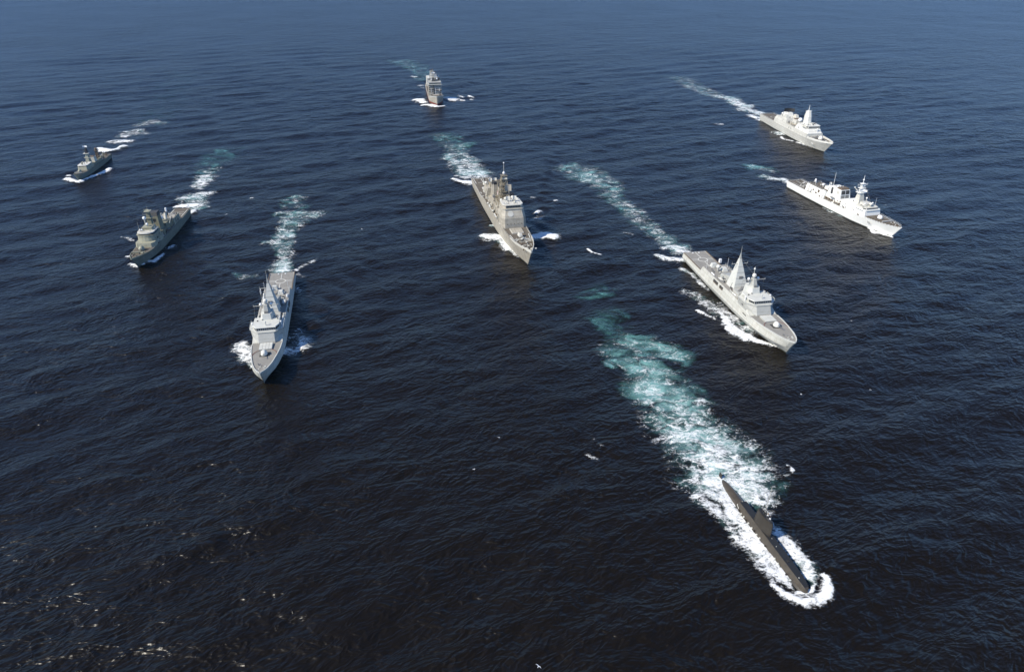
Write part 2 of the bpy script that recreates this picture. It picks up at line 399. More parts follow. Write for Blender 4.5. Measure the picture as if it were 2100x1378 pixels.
WD = R(118)                                       # main direction the waves run
comps = []
for i in range(70):
    lam = 9.0*(7.5**(i/69.0)); k = 2*pi/lam
    a = WD + rng.normal(0, 0.55 if lam < 20 else 0.4 if lam < 40 else 0.25)
    amp = 0.0042*lam**0.93*(1.0 if lam < 14 else 0.55)*rng.uniform(0.6, 1.3)
    comps.append((k*cos(a), k*sin(a), amp, rng.uniform(0, 2*pi), lam))
SHIPS = []; CALM = []                                        # (bow xy, stern xy) for the divergent bow wave trains

def vnoise(x, y, seed=0):
    def h(i, j):
        n = (i*374761393 + j*668265263 + seed*1442695041) & 0xffffffff
        n = ((n ^ (n >> 13))*1274126177) & 0xffffffff
        return ((n ^ (n >> 16)) & 0xffff)/65535.0
    xi = np.floor(x).astype(np.int64); yi = np.floor(y).astype(np.int64); fx = x-xi; fy = y-yi
    fx = fx*fx*(3-2*fx); fy = fy*fy*(3-2*fy)
    return (h(xi, yi)*(1-fx)+h(xi+1, yi)*fx)*(1-fy) + (h(xi, yi+1)*(1-fx)+h(xi+1, yi+1)*fx)*fy
def fbm(x, y, seed=0, o=4):
    r = np.zeros_like(x); a = 0.5; t = 0
    for i in range(o):
        r += a*vnoise(x, y, seed+i*17); t += a; a *= 0.55; x = x*2.03+11.7; y = y*1.97+5.3
    return r/t

def sea_height(x, y, sp=2.0):
    h = np.zeros_like(x)
    patch = 0.6+0.8*fbm(x/130, y/130, 5, 3)
    for kx, ky, a, ph, lam in comps:
        att = np.clip((lam/sp-2.5)/3.0, 0, 1)
        h += att*a*np.sin(kx*x+ky*y+ph)
    h *= patch
    calm = np.ones_like(x)
    for B, T, W in SHIPS:
        L = np.linalg.norm(B-T); d = (B-T)/L; q = np.array([-d[1], d[0]])
        s = -((x-B[0])*d[0]+(y-B[1])*d[1]); t = (x-B[0])*q[0]+(y-B[1])*q[1]
        for sg in (-1, 1):                        # divergent crests trailing off the bow
            e = sg*t-2-0.34*np.clip(s, 0, 600)
            env = np.exp(-(e/9.0)**2)*np.clip(s/12, 0, 1)*np.exp(-np.clip(s, 0, None)/(1.5*L))
            h += W*env*np.sin((s*0.62+sg*t*0.95)*2*pi/17.0)*np.clip(4/sp, 0, 1)
        near = np.exp(-(np.clip(np.abs(s-L/2)-L/2, 0, None)/5)**2-(t/11)**2)
        calm *= 1-0.85*near
    for B, T, wd in CALM:
        L = np.linalg.norm(B-T); d = (B-T)/L; s = -((x-B[0])*d[0]+(y-B[1])*d[1]); t = (x-B[0])*-d[1]+(y-B[1])*d[0]
        calm *= 1-0.9*np.exp(-(np.clip(np.abs(s-L/2)-L/2, 0, None)/6)**2-(t/wd)**2)
    return h*calm
def add_axis(lo, hi, st, g0, g1, grow=1.035, far=40000):
    a = list(np.arange(lo, hi, st)); s = st
    while a[-1] < far*g1 and g1: s *= grow; a.append(a[-1]+s)
    s = st; b = []
    while g0 and (b[-1] if b else lo) > -far*g0: s *= grow; b.append((b[-1] if b else lo)-s)
    return np.array(b[::-1]+a)

def grid_mesh(name, X, Y, Z, mat, parent=None):
    ny, nx = X.shape; me = bpy.data.meshes.new(name)
    co = np.stack([X, Y, Z], -1).reshape(-1, 3).astype(np.float32)
    i = np.arange((ny-1)*(nx-1)); r, c = i//(nx-1), i % (nx-1); a = r*nx+c
    q = np.stack([a, a+1, a+nx+1, a+nx], 1).astype(np.int32)
    me.vertices.add(len(co)); me.vertices.foreach_set('co', co.ravel())
    me.loops.add(q.size); me.loops.foreach_set('vertex_index', q.ravel())
    me.polygons.add(len(q)); me.polygons.foreach_set('loop_start', np.arange(0, q.size, 4, dtype=np.int32))
    me.polygons.foreach_set('use_smooth', np.ones(len(q), bool)); me.update(calc_edges=True)
    me.materials.append(mat); ob = bpy.data.objects.new(name, me); COL.objects.link(ob); ob.parent = parent
    return ob

def math_(nt, op, a, b=None, c=None, clamp=False):
    n = nt.nodes.new('ShaderNodeMath'); n.operation = op; n.use_clamp = clamp
    for i, v in enumerate((a, b, c)):
        if v is None: continue
        if isinstance(v, (int, float)): n.inputs[i].default_value = v
        else: nt.links.new(v, n.inputs[i])
    return n.outputs[0]
def water_bump(nt, strength_src=None, k=1.0):
    geo = nt.nodes.new('ShaderNodeNewGeometry')
    hs = None
    big = N(nt, 'ShaderNodeTexNoise', Scale=0.006, Detail=3.0, Roughness=0.5); nt.links.new(geo.outputs['Position'], big.inputs['Vector'])
    gust = math_(nt, 'MULTIPLY_ADD', big.outputs[0], 1.35, 0.08)
    for ang, sx, sy, sc, amp, det, dist, crest in ((24, 0.55, 1.0, 0.05, 1.9, 4.0, 0.6, 0), (20, 0.5, 1.0, 0.12, 0.46, 3.0, 0.7, 1), (38, 0.5, 1.0, 0.28, 0.225, 1.6, 0.7, 1), (30, 0.5, 1.0, 0.8, 0.06, 1.5, 0.6, 0), (-16, 0.65, 1.0, 0.2, 0.29, 2.0, 0.8, 0)):
        mp = N(nt, 'ShaderNodeMapping', _vector_type='TEXTURE'); mp.inputs['Rotation'].default_value = (0, 0, R(ang)); mp.inputs['Scale'].default_value = (1/sx, 1/sy, 1)
        nt.links.new(geo.outputs['Position'], mp.inputs[0])
        n = N(nt, 'ShaderNodeTexNoise', Scale=sc, Detail=det, Roughness=0.6, Distortion=dist); nt.links.new(mp.outputs[0], n.inputs['Vector'])
        v = n.outputs[0]
        if crest: v = math_(nt, 'SUBTRACT', 1.0, math_(nt, 'MULTIPLY', math_(nt, 'ABSOLUTE', math_(nt, 'SUBTRACT', v, 0.5)), 2.6))
        v = math_(nt, 'MULTIPLY', v, amp*k*2.6)
        hs = v if hs is None else math_(nt, 'ADD', hs, v)
    hs = math_(nt, 'MULTIPLY', hs, gust)
    b = nt.nodes.new('ShaderNodeBump'); b.inputs['Distance'].default_value = 1.0; b.inputs['Strength'].default_value = 1.0
    nt.links.new(hs, b.inputs['Height']); return b.outputs[0], geo

def water_material():
    m = bpy.data.materials.new('sea_water'); m.use_nodes = True; nt = m.node_tree; b = nt.nodes['Principled BSDF']
    b.inputs['Roughness'].default_value = 0.33; b.inputs['IOR'].default_value = 1.333
    b.inputs['Base Color'].default_value = (0.0062, 0.0040, 0.0010, 1)
    nrm, geo = water_bump(nt); nt.links.new(nrm, b.inputs['Normal']); return m
WATER = water_material()

def foam_material():
    m = bpy.data.materials.new('wake_foam'); m.use_nodes = True; nt = m.node_tree; L_ = nt.links
    for n in list(nt.nodes): nt.nodes.remove(n)
    geo = nt.nodes.new('ShaderNodeNewGeometry')
    fo = N(nt, 'ShaderNodeAttribute', _attribute_name='foam'); aq = N(nt, 'ShaderNodeAttribute', _attribute_name='aerated')
    mp = N(nt, 'ShaderNodeMapping'); mp.inputs['Scale'].default_value = (0.75, 1.1, 1); mp.inputs['Rotation'].default_value = (0, 0, R(6)); L_.new(geo.outputs['Position'], mp.inputs[0])
    warp = N(nt, 'ShaderNodeTexNoise', Scale=0.16, Detail=3.0); L_.new(geo.outputs['Position'], warp.inputs['Vector'])
    wv = nt.nodes.new('ShaderNodeVectorMath'); wv.operation = 'MULTIPLY_ADD'; wv.inputs[1].default_value = (7, 7, 0)
    L_.new(warp.outputs['Color'], wv.inputs[0]); L_.new(mp.outputs[0], wv.inputs[2])
    n1 = N(nt, 'ShaderNodeTexNoise', Scale=0.15, Detail=10.0, Roughness=0.70, Distortion=0.9); L_.new(wv.outputs[0], n1.inputs['Vector'])
    n2 = N(nt, 'ShaderNodeTexNoise', Scale=0.11, Detail=6.0, Roughness=0.6, Distortion=2.2); L_.new(wv.outputs[0], n2.inputs['Vector'])
    n3 = N(nt, 'ShaderNodeTexNoise', Scale=0.075, Detail=8.0, Roughness=0.6, Distortion=1.3); L_.new(wv.outputs[0], n3.inputs['Vector'])
    # thin curling filaments where a noise crosses its mean
    rid = math_(nt, 'ABSOLUTE', math_(nt, 'SUBTRACT', n2.outputs[0], 0.5))
    rid = math_(nt, 'SUBTRACT', 1.0, math_(nt, 'MULTIPLY', rid, 14.0), clamp=True)
    fstr = math_(nt, 'ADD', fo.outputs['Fac'], math_(nt, 'MULTIPLY', math_(nt, 'MAXIMUM', math_(nt, 'SUBTRACT', fo.outputs['Fac'], 0.65), 0.0), 0.75))
    fbase = math_(nt, 'ADD', fstr, math_(nt, 'MULTIPLY_ADD', n1.outputs[0], 3.9, -2.02))
    n4 = N(nt, 'ShaderNodeTexNoise', Scale=0.9, Detail=5.0, Roughness=0.6, Distortion=0.8); L_.new(mp.outputs[0], n4.inputs['Vector'])
    fbase = math_(nt, 'ADD', fbase, math_(nt, 'MULTIPLY_ADD', n4.outputs[0], 2.3, -1.17))
    fbase = math_(nt, 'ADD', fbase, math_(nt, 'MULTIPLY', rid, 0.42))
    fa = N(nt, 'ShaderNodeMapRange', _interpolation_type='SMOOTHSTEP'); fa.inputs['From Min'].default_value = 0.38; fa.inputs['From Max'].default_value = 1.6
    L_.new(fbase, fa.inputs['Value'])
    gate = N(nt, 'ShaderNodeMapRange', _interpolation_type='SMOOTHSTEP'); gate.inputs['From Min'].default_value = 0.02; gate.inputs['From Max'].default_value = 0.22; L_.new(fo.outputs['Fac'], gate.inputs['Value'])
    foam = math_(nt, 'MULTIPLY', fa.outputs[0], gate.outputs[0])
    abase = math_(nt, 'ADD', aq.outputs['Fac'], math_(nt, 'MULTIPLY_ADD', n3.outputs[0], 2.9, -1.6))
    aa = N(nt, 'ShaderNodeMapRange', _interpolation_type='SMOOTHSTEP'); aa.inputs['From Min'].default_value = -0.15; aa.inputs['From Max'].default_value = 1.35; L_.new(abase, aa.inputs['Value'])
    gate2 = N(nt, 'ShaderNodeMapRange', _interpolation_type='SMOOTHSTEP'); gate2.inputs['From Min'].default_value = 0.0; gate2.inputs['From Max'].default_value = 0.3; L_.new(aq.outputs['Fac'], gate2.inputs['Value'])
    aqua = math_(nt, 'MULTIPLY', math_(nt, 'MULTIPLY', aa.outputs[0], gate2.outputs[0]), 0.92)
    b1 = nt.nodes.new('ShaderNodeBump'); b1.inputs['Strength'].default_value = 0.8; b1.inputs['Distance'].default_value = 1.2; L_.new(n1.outputs[0], b1.inputs['Height'])
    wn, _ = water_bump(nt)
    # the bubbly green water just under the surface: scattered green with a water surface on top
    deep = N(nt, 'ShaderNodeMix', _data_type='RGBA'); deep.inputs['A'].default_value = (0.02, 0.085, 0.08, 1); deep.inputs['B'].default_value = (0.14, 0.36, 0.34, 1)
    L_.new(aa.outputs[0], deep.inputs['Factor'])
    milk = N(nt, 'ShaderNodeMix', _data_type='RGBA'); milk.inputs['B'].default_value = (0.46, 0.62, 0.58, 1); L_.new(deep.outputs['Result'], milk.inputs['A'])
    L_.new(math_(nt, 'MULTIPLY', math_(nt, 'MULTIPLY', fo.outputs['Fac'], aa.outputs[0]), 0.65, clamp=True), milk.inputs['Factor'])
    wat = N(nt, 'ShaderNodeBsdfPrincipled', Roughness=0.15, IOR=1.333); L_.new(milk.outputs['Result'], wat.inputs['Base Color']); L_.new(wn, wat.inputs['Normal'])
    fm = N(nt, 'ShaderNodeBsdfPrincipled', Roughness=0.9); fm.inputs['Base Color'].default_value = (0.86, 0.87, 0.86, 1); L_.new(b1.outputs[0], fm.inputs['Normal'])
    tr = nt.nodes.new('ShaderNodeBsdfTransparent')
    m1 = nt.nodes.new('ShaderNodeMixShader'); L_.new(aqua, m1.inputs[0]); L_.new(tr.outputs[0], m1.inputs[1]); L_.new(wat.outputs[0], m1.inputs[2])
    m2 = nt.nodes.new('ShaderNodeMixShader'); L_.new(foam, m2.inputs[0]); L_.new(m1.outputs[0], m2.inputs[1]); L_.new(fm.outputs[0], m2.inputs[2])
    o = nt.nodes.new('ShaderNodeOutputMaterial'); L_.new(m2.outputs[0], o.inputs[0])
    return m
FOAM = foam_material()

def wake(name, label, strokes, res=1.0, lift=0.5, cat='wake', group=None, warp=1.0, seed=1):
    """strokes: (foam, aerated, [(u, v, half width m[, foam share])...]) surveyed on the photograph"""
    S = []
    for fo, aq, pts in strokes:
        S.append((fo, aq, [(*sea_point(p[0], p[1]), p[2], (p[3] if len(p) > 3 else 1.0)) for p in pts]))
    allp = np.array([[p[0], p[1], p[2]] for s in S for p in s[2]])
    x0, y0 = (allp[:, :2]-allp[:, 2:3]*1.6-6).min(0); x1, y1 = (allp[:, :2]+allp[:, 2:3]*1.6+6).max(0)
    X, Y = np.meshgrid(np.arange(x0, x1+res, res), np.arange(y0, y1+res, res))
    wx = (fbm(X/7, Y/7, seed, 3)-0.5)*6*warp; wy = (fbm(X/7, Y/7, seed+91, 3)-0.5)*6*warp
    Xw, Yw = X+wx, Y+wy
    F = np.zeros_like(X); A = np.zeros_like(X)
    for fo, aq, pts in S:
        if len(pts) == 1: pts = [pts[0], (pts[0][0]+0.01, *pts[0][1:])]
        wmin = min(p[2] for p in pts); k = min(1.0, wmin/3.0)
        xx = X+wx*k; yy = Y+wy*k
        for a, b in zip(pts[:-1], pts[1:]):
            dx, dy = b[0]-a[0], b[1]-a[1]; l2 = dx*dx+dy*dy+1e-9
            t = np.clip(((xx-a[0])*dx+(yy-a[1])*dy)/l2, 0, 1)
            d = np.hypot(xx-a[0]-t*dx, yy-a[1]-t*dy); wd = a[2]+(b[2]-a[2])*t; g = a[3]+(b[3]-a[3])*t
            e = np.clip(1.3-0.72*d/wd, 0, 1); e = e*e*(3-2*e)
            F = np.maximum(F, fo*e*g); A = np.maximum(A, aq*e*(0.4+0.6*g))
    H = sea_height(X, Y, 2.0)
    Z = H+0.07+lift*F**1.5*(0.35+0.9*fbm(X/2.4, Y/2.4, seed+7, 3))
    # drop the faces that carry nothing
    ob = grid_mesh(name, X, Y, Z, FOAM); me = ob.data
    for nm, arr in (('foam', F), ('aerated', A)):
        at = me.attributes.new(nm, 'FLOAT', 'POINT'); at.data.foreach_set('value', arr.ravel().astype(np.float32))
    import bmesh
    bm = bmesh.new(); bm.from_mesh(me); bm.verts.ensure_lookup_table(); keep = ((F+A) > 0.004).ravel()
    dead = [f for f in bm.faces if not any(keep[v.index] for v in f.verts)]
    bmesh.ops.delete(bm, geom=dead, context='FACES'); bm.to_mesh(me); bm.free()
    ob['label'] = label; ob['category'] = cat
    if group: ob['group'] = group
    return ob

# ------------------------------------------------------------------ where the ships are
PLACE = dict(frigate_right=((132.54, 374.32), -80.2, 1.069, 121), frigate_left=((-131.38, 343.67), -78.66, 1.03, 121), cruiser=((-7.42, 508.96), -77.33, 1.049, 173),
             pale=((259.09, 534.41), -75.35, 0.958, 134), defence=((307.03, 774.56), -84.15, 1.073, 144), olive=((-248.85, 470.66), -84.56, 0.903, 116),
             corvette=((-389.17, 648.08), -81.55, 0.942, 84), sub=((90.5, 188.64), -76.4, 0.983, 56))
_tb = sea_point(897, 217.5); _ts = sea_point(885.5, 180); _td = (_tb-_ts)/np.linalg.norm(_tb-_ts)
PLACE['tanker'] = (tuple(_tb-_td*62), math.degrees(math.atan2(_td[1], _td[0])), 1.0, 130)
def ship_at(key, name, label, cat, group=None):
    (x, y), h, k, L = PLACE[key]
    return thing(name, (x, y, 0), R(h), k, label, cat, group), L
for key, W in (('frigate_right', .6), ('frigate_left', .9), ('cruiser', .75), ('pale', .5), ('defence', .6), ('olive', .6), ('corvette', .5), ('tanker', .7)):
    (x, y), h, k, L = PLACE[key]; d = np.array([cos(R(h)), sin(R(h))])
    SHIPS.append((np.array([x, y])+d*L*k*0.45, np.array([x, y])-d*L*k*0.5, W))

(x, y), h, k, L = PLACE['sub']; d = np.array([cos(R(h)), sin(R(h))]); CALM.append((np.array([x, y])+d*30, np.array([x, y])-d*32, 8.0))
# ------------------------------------------------------------------ the sea
Xa = add_axis(-520, 520, 2.3, 1, 1, grow=1.03); Ya = np.concatenate([-np.geomspace(6000, 4, 14)[:-1]+95, np.arange(95, 560, 1.9), np.arange(560, 1000, 2.6)])
ya = list(Ya); st = 2.6
while ya[-1] < 60000: st *= 1.018; ya.append(ya[-1]+st)
Ya = np.array(ya); X, Y = np.meshgrid(Xa, Ya)
SP = np.maximum(np.gradient(Xa)[None, :], np.gradient(Ya)[:, None])
sea = grid_mesh('sea', X, Y, sea_height(X, Y, SP), WATER); sea['kind'] = 'structure'

# ------------------------------------------------------------------ two stealth frigates with a pyramid mast
def stealth_frigate(key, label, heel=0.0, hide=()):
    sh, L = ship_at(key, 'frigate', label, 'warship', 'pale grey frigates with a pyramid mast'); sh.rotation_euler[0] = heel
    st = [(0, .25, 8.7, .05, 5.5), (1.2, 1.5, 8.6, .1, 5.3), (4, 3.1, 8.5, .5, 5), (9, 4.9, 8.3, 1.4, 3.5), (16, 6.4, 7.9, 2.9, 2), (24, 7.5, 7.5, 4.4, 1), (34, 8.0, 7.0, 5.8, 0), (50, 8.15, 6.4, 6.8, 0), (80, 8.15, 5.8, 7.0, 0), (100, 8.0, 5.6, 6.8, 0), (L, 7.5, 5.5, 6.3, 0)]
    G = 'haze_grey'
    hull(sh, L, st, 'haze_grey_hull', kn=0.5, tum=0.55, bz=0.7)
    deck(sh, L, st, 0.8, 34, 'deck_taupe', 'foredeck', inset=0.35, tum=.55)
    bulwark(sh, L, st, 0, 30, 0.55, 'haze_grey_light', th=0.3, tum=.55, name='bow_bulwark', h1=0.25)
    deck(sh, L, st, 93, L-0.2, 'deck_taupe', 'flight_deck', inset=0.45, tum=.55, dz=0.06)
    # gun with its painted circles
    MB(L).disc_ring((18, 0), 5.6, 5.85, 7.85, 7.93, n=48).build('deck_circle', 'red_line', sh)
    MB(L).box(15.4, 20.6, -2.2, 2.6, 7.8, 7.92).build('gun_deck_pad', 'dark', sh)
    gun(sh, L, 18, 7.9, 0.95, mat='cream_hi', barrel=4.2, el=0.22)
    # raised missile cell deck: light panels with dark joints
    MB(L).box(22.9, 29.3, -3.1, 3.1, 7.4, 8.15).build('missile_cell_base', G, sh)
    for i in range(4):
        for j in range(2): MB(L).box(23.0+j*3.2, 26.1+j*3.2, -3.0+i*1.52, -1.6+i*1.52, 8.15, 8.32).build('missile_cell_hatch', 'haze_grey_light', sh)
    # full width superstructure with inward sloping sides
    zt = 9.2
    MB(L).loft([[(s, w0, z0), (s+o, w1, z1), (s+o, -w1, z1), (s, -w0, z0)] for s, o, w0, w1, z0, z1 in
                ((31.5, 4.5, 7.35, 6.9, 6.9, 9.4), (36, 2, 7.65, 7.1, 6.7, 9.4), (60, 0, 7.85, 7.15, 6.1, 8.9), (82, 0, 7.82, 7.1, 5.7, 8.7), (93.5, -1.5, 7.75, 7.1, 5.5, 8.7))]).build('superstructure', 'haze_grey_hull', sh)
    MB(L).loft([[(s, w_, z-.02), (s, w_, z+.06), (s, -w_, z+.06), (s, -w_, z-.02)] for s, w_, z in ((40, 6.7, 9.4), (60, 6.8, 8.92), (82, 6.8, 8.72), (91.5, 6.8, 8.72))]).build('upper_deck', 'deck_taupe', sh)
    # bridge block, foot at s 30.5
    lo = [(30.3, -3.9), (36.5, -7.3), (46, -7.3), (46, 7.3), (36.5, 7.3), (30.3, 3.9)]; hi = [(32.8, -3.8), (37.2, -7.9), (45, -7.9), (45, 7.9), (37.2, 7.9), (32.8, 3.8)]
    MB(L).prism(lo, hi, 7.35, 12.0).build('bridge_front', G, sh)
    MB(L).prism([(32.7, -4.1), (37.1, -8.1), (45, -8.1), (45, 8.1), (37.1, 8.1), (32.7, 4.1)], [(32.5, -4.2), (37, -8.3), (45, -8.3), (45, 8.3), (37, 8.3), (32.5, 4.2)], 12.0, 12.35).build('bridge_wing_deck', 'haze_grey_light', sh)
    for sg in (-1, 1): MB(L).tube((37, sg*8.15, 13.3), (45, sg*8.15, 13.3), .07, n=4).tube((37, sg*8.15, 12.3), (37, sg*8.15, 13.3), .07, n=4).tube((41, sg*8.15, 12.3), (41, sg*8.15, 13.3), .07, n=4).build('wing_rail', 'haze_grey_light', sh)
    MB(L).prism([(33.4, -4.6), (37, -6.2), (44, -6.2), (44, 6.2), (37, 6.2), (33.4, 4.6)], [(34.4, -4.5), (37.4, -5.9), (44, -5.9), (44, 5.9), (37.4, 5.9), (34.4, 4.5)], 12.35, 14.1).build('wheelhouse', G, sh)
    panes(sh, L, (33.75, -4.5, 12.95), (33.75, 4.5, 12.95), (0.45, 0, 0.85), 9)
    for sg in (-1, 1): panes(sh, L, (33.9, sg*4.75, 12.95), (36.9, sg*6.05, 12.95), (0.3, 0, 0.85), 3)
    MB(L).prism([(33.9, -4.9), (37, -6.4), (45, -6.4), (45, 6.4), (37, 6.4), (33.9, 4.9)], [(34.2, -4.7), (37, -6.2), (45, -6.2), (45, 6.2), (37, 6.2), (34.2, 4.7)], 14.1, 14.45).build('wheelhouse_roof', 'haze_grey_light', sh)
    MB(L).tube((36, 0, 14.4), (36, 0, 16.2), .28, .2).ball((36, 0, 16.3), .45, n=8, k=5).build('navigation_sensor', 'haze_grey_light', sh)
    # fore tower
    MB(L).prism([(40.5, -2.6), (43.5, -4.0), (50, -4.0), (51.5, -2.6), (51.5, 2.6), (50, 4.0), (43.5, 4.0), (40.5, 2.6)], [(42.7, -1.9), (44.3, -2.7), (49, -2.7), (50, -1.9), (50, 1.9), (49, 2.7), (44.3, 2.7), (42.7, 1.9)], 9.3, 17.3).build('radar_tower', 'haze_grey_light', sh)
    MB(L).prism([(43.6, -1.1), (44.8, -1.9), (48, -1.9), (49, -1.1), (49, 1.1), (48, 1.9), (44.8, 1.9), (43.6, 1.1)], [(45, -.7), (45.6, -1.0), (47.4, -1.0), (48, -.7), (48, .7), (47.4, 1.0), (45.6, 1.0), (45, .7)], 17.3, 21.2).build('tower_top', G, sh)
    yard(sh, L, 46, 0, 20.6, 6.2, r=.2, tips=.9)
    radome(sh, L, 46.5, 0, 22.8, 1.15, 'cream_hi', .9)
    for yy in (-2.6, 2.6): radome(sh, L, 47, yy, 20.9, 0.72, 'white', .8)
    pole(sh, L, 47.3, 0, 23.5, 27.6, .25, .12); MB(L).ball((47.3, 0, 26.2), .55, n=8, k=5).build('direction_finder', 'cream_hi', sh)
    MB(L).box(43.2, 44.2, -.9, .9, 17.3, 18.4).build('fire_control_radar', 'mid', sh)
    # deck between the towers
    for y in (-1.4, 1.4): MB(L).tube((53, y*2.6, 10.4), (56, -y*0.5, 11.3), .42).tube((53.9, y*2.6, 10.4), (56.9, -y*0.5, 11.3), .42).build('missile_canister', 'mid', sh)
    sym(sh, L, 'deckhouse', G, 50.5, 57.5, 5.2, 9.1, 10.6, 4.9)
    # pyramid mast
    MB(L).prism([(57.8, -4.1), (67.2, -4.1), (67.2, 4.1), (57.8, 4.1)], [(63.2, -.55), (64.6, -.55), (64.6, .55), (63.2, .55)], 8.9, 25.0).build('pyramid_mast', 'haze_grey_light', sh)
    MB(L).box(57.0, 57.9, -5.6, 5.6, 8.9, 9.9).build('mast_foot_plinth', 'rust', sh)
    MB(L).frust((63.2, 64.5, -.5, .5), (63.7, 64.1, -.18, .18), 25.0, 28.0).build('mast_cap', G, sh)
    pole(sh, L, 63.9, 0, 28, 32.3, .16, .05)
    yard(sh, L, 63.5, 0, 22.2, 4.6, r=.16, tips=1.5)
    for k in range(7): MB(L).box(57.65+k*.0, 57.85, -2.7+k*.9, -2.5+k*.9, 9.9, 10.5).build('vent', 'dark', sh)
    # sloping exhaust house behind the mast
    MB(L).prism([(66.2, -3.4), (77.5, -3.4), (77.5, 3.4), (66.2, 3.4)], [(66.2, -2.6), (76.5, -2.9), (76.5, 2.9), (66.2, 2.6)], 8.8, (13.6, 11.0, 11.0, 13.6)).build('exhaust_house', G, sh)
    # boat bays both sides: openings' shade painted as dark panels, brown strip for boats
    for sg in (-1, 1):
        for a, b in ((63.5, 67.5), (70, 75.5)):
            y0, y1 = sorted((sg*7.2, sg*7.78)); MB(L).frust((a, b, y0, y1), (a, b, y0, y1-sg*.0), 6.5, 8.2).build('boat_bay_shade', 'dark', sh)
            MB(L).box(a+.25, b-.25, min(sg*7.7, sg*7.86), max(sg*7.7, sg*7.86), 6.6, 7.15).build('boat_bay_sill', 'rust', sh)
    # gear on the hangar
    for sg in (-1, 1):
        boat_part(sh, L, 71, sg*5.3, 8.9, 6.2, 'mid', 'cream_hi')
        MB(L).tube((73.5, sg*4.2, 8.9), (73.5, sg*4.2, 11.3), .22).tube((73.5, sg*4.2, 11.3), (70.5, sg*6.0, 11.9), .18).build('boat_crane', 'haze_grey_light', sh)
    radome(sh, L, 84, -1.6, 11.6, 1.15, 'cream_hi', 1.6)
    MB(L).prism([(82.3, .8), (86.8, .8), (86.8, 4.2), (82.3, 4.2)], [(83, 1.4), (86, 1.4), (86, 3.6), (83, 3.6)], 8.75, 10.5).build('twin_gun_mount', 'haze_grey_light', sh)
    MB(L).frust((89, 92.4, -2.9, .6), (89.6, 91.6, -2.3, 0), 8.75, 10.9).build('twin_gun_turret', 'haze_grey_light', sh)
    MB(L).tube((92, -1.5, 10), (95.4, -1.5, 10.7), .13, n=6).tube((92, -.9, 10), (95.4, -.9, 10.7), .13, n=6).build('gun_barrel', 'mid', sh)
    MB(L).disc_ring((87.6, 2.6), 0.01, 1.3, 8.74, 9.25, n=16).build('exhaust_opening', 'black', sh)
    MB(L).box(92.0, 92.28, -3.2, 3.2, 5.7, 8.5).build('hangar_door', 'mid', sh)
    rafts(sh, L, [(79, 6.2, 8.75), (81, 6.2, 8.75), (79, -6.2, 8.75), (81, -6.2, 8.75), (51.5, 6.2, 9.2), (53.6, 6.2, 9.2), (51.5, -6.2, 9.2), (53.6, -6.2, 9.2)])
    clutter(sh, L, 48, 57, 6.3, 9.2, 12, seed=3, hmax=.9, smax=1.1); clutter(sh, L, 76, 91, 6.2, 8.75, 22, seed=5, hmax=1.1, smax=1.3); clutter(sh, L, 38, 45, 5.5, 14.45, 8, seed=6, hmax=.8, smax=.9)
    clutter(sh, L, 2.5, 9, 2.0, 8.35, 7, seed=9, hmax=.6, smax=.9)
    # flight deck marking
    zf = 5.7
    MB(L).disc_ring((108, 0), 2.55, 3.05, zf, zf+.03, n=36).build('landing_circle', 'line', sh)
    marking(sh, L, 'deck_line', 'line', [((111, 0), (120.2, 0)), ((105, 0), (94.5, 0)), ((107.6, -3.2), (107.6, -6.4)), ((107.6, 3.2), (107.6, 6.4)), ((109.2, -3.0), (109.2, -6.4)), ((109.2, 3.0), (109.2, 6.4))], zf, .34)
    for sg in (-1, 1): MB(L).box(94, 120.4, min(sg*7.0, sg*7.5), max(sg*7.0, sg*7.5), 5.55, 5.85).build('deck_edge_net', 'rust', sh)
    pole(sh, L, 119.6, -3.5, 5.6, 10.2, .07, .04, name='flagstaff')
    for q in (-2.4, 1.6): MB(L).box(118.2, 119.0, q, q+.8, 5.62, 5.9).build('deck_fitting', 'white', sh)
    railing(sh, L, [(38, -6.8, 9.35), (56, -6.8, 8.95)]); railing(sh, L, [(38, 6.8, 9.35), (56, 6.8, 8.95)]); railing(sh, L, [(77, 6.8, 8.75), (92, 6.8, 8.75)])
    railing(sh, L, [(37.5, 8.2, 12.35), (45, 8.2, 12.35)]); railing(sh, L, [(37.5, -8.2, 12.35), (45, -8.2, 12.35)])
    fittings(sh, L, 38, 45, 7.4, 7.85, 9.5, 12, 4, 71); fittings(sh, L, 43, 51, 3.9, 2.7, 9.5, 14, 4, 72); fittings(sh, L, 58.5, 66, 4.0, 3.0, 9, 13, 5, 73, mats=('mid', 'dark')); fittings(sh, L, 67.5, 76, 3.4, 3.1, 8.9, 10.8, 5, 74)
    for k in range(4):
        z = 12+k*3.0; t = (z-8.9)/16.1; wd = 4.1-3.55*t; sf = 57.8+5.4*t
        MB(L).box(sf-.06, sf+.1, -wd, wd, z, z+.12).build('mast_seam', 'mid', sh)
    MB(L).box(59.7, 60.4, -1.0, 1.0, 14.6, 16.2).build('mast_hatch', 'mid', sh)
    for k in range(5): MB(L).box(31.7-.0*k, 32.3, -2.8+k*1.3, -2.2+k*1.3, 9.4, 9.9).build('wall_vent', 'dark', sh)
    for sg in (-1, 1):
        for k in range(4): MB(L).tube((53.2+k*1.3, sg*6.3, 9.1), (53.2+k*1.3, sg*6.3, 10.0), .35, n=8).build('deck_canister', 'haze_grey_light', sh)
        MB(L).tube((39.5, sg*6.9, 12.4), (39.5, sg*6.9, 14.0), .3).ball((39.5, sg*6.9, 14.2), .5, n=8, k=5).build('searchlight', 'white', sh)
        MB(L).tube((88.5, sg*6.4, 8.7), (88.5, sg*6.4, 14.6), .07, n=5).build('whip_aerial', 'white', sh)
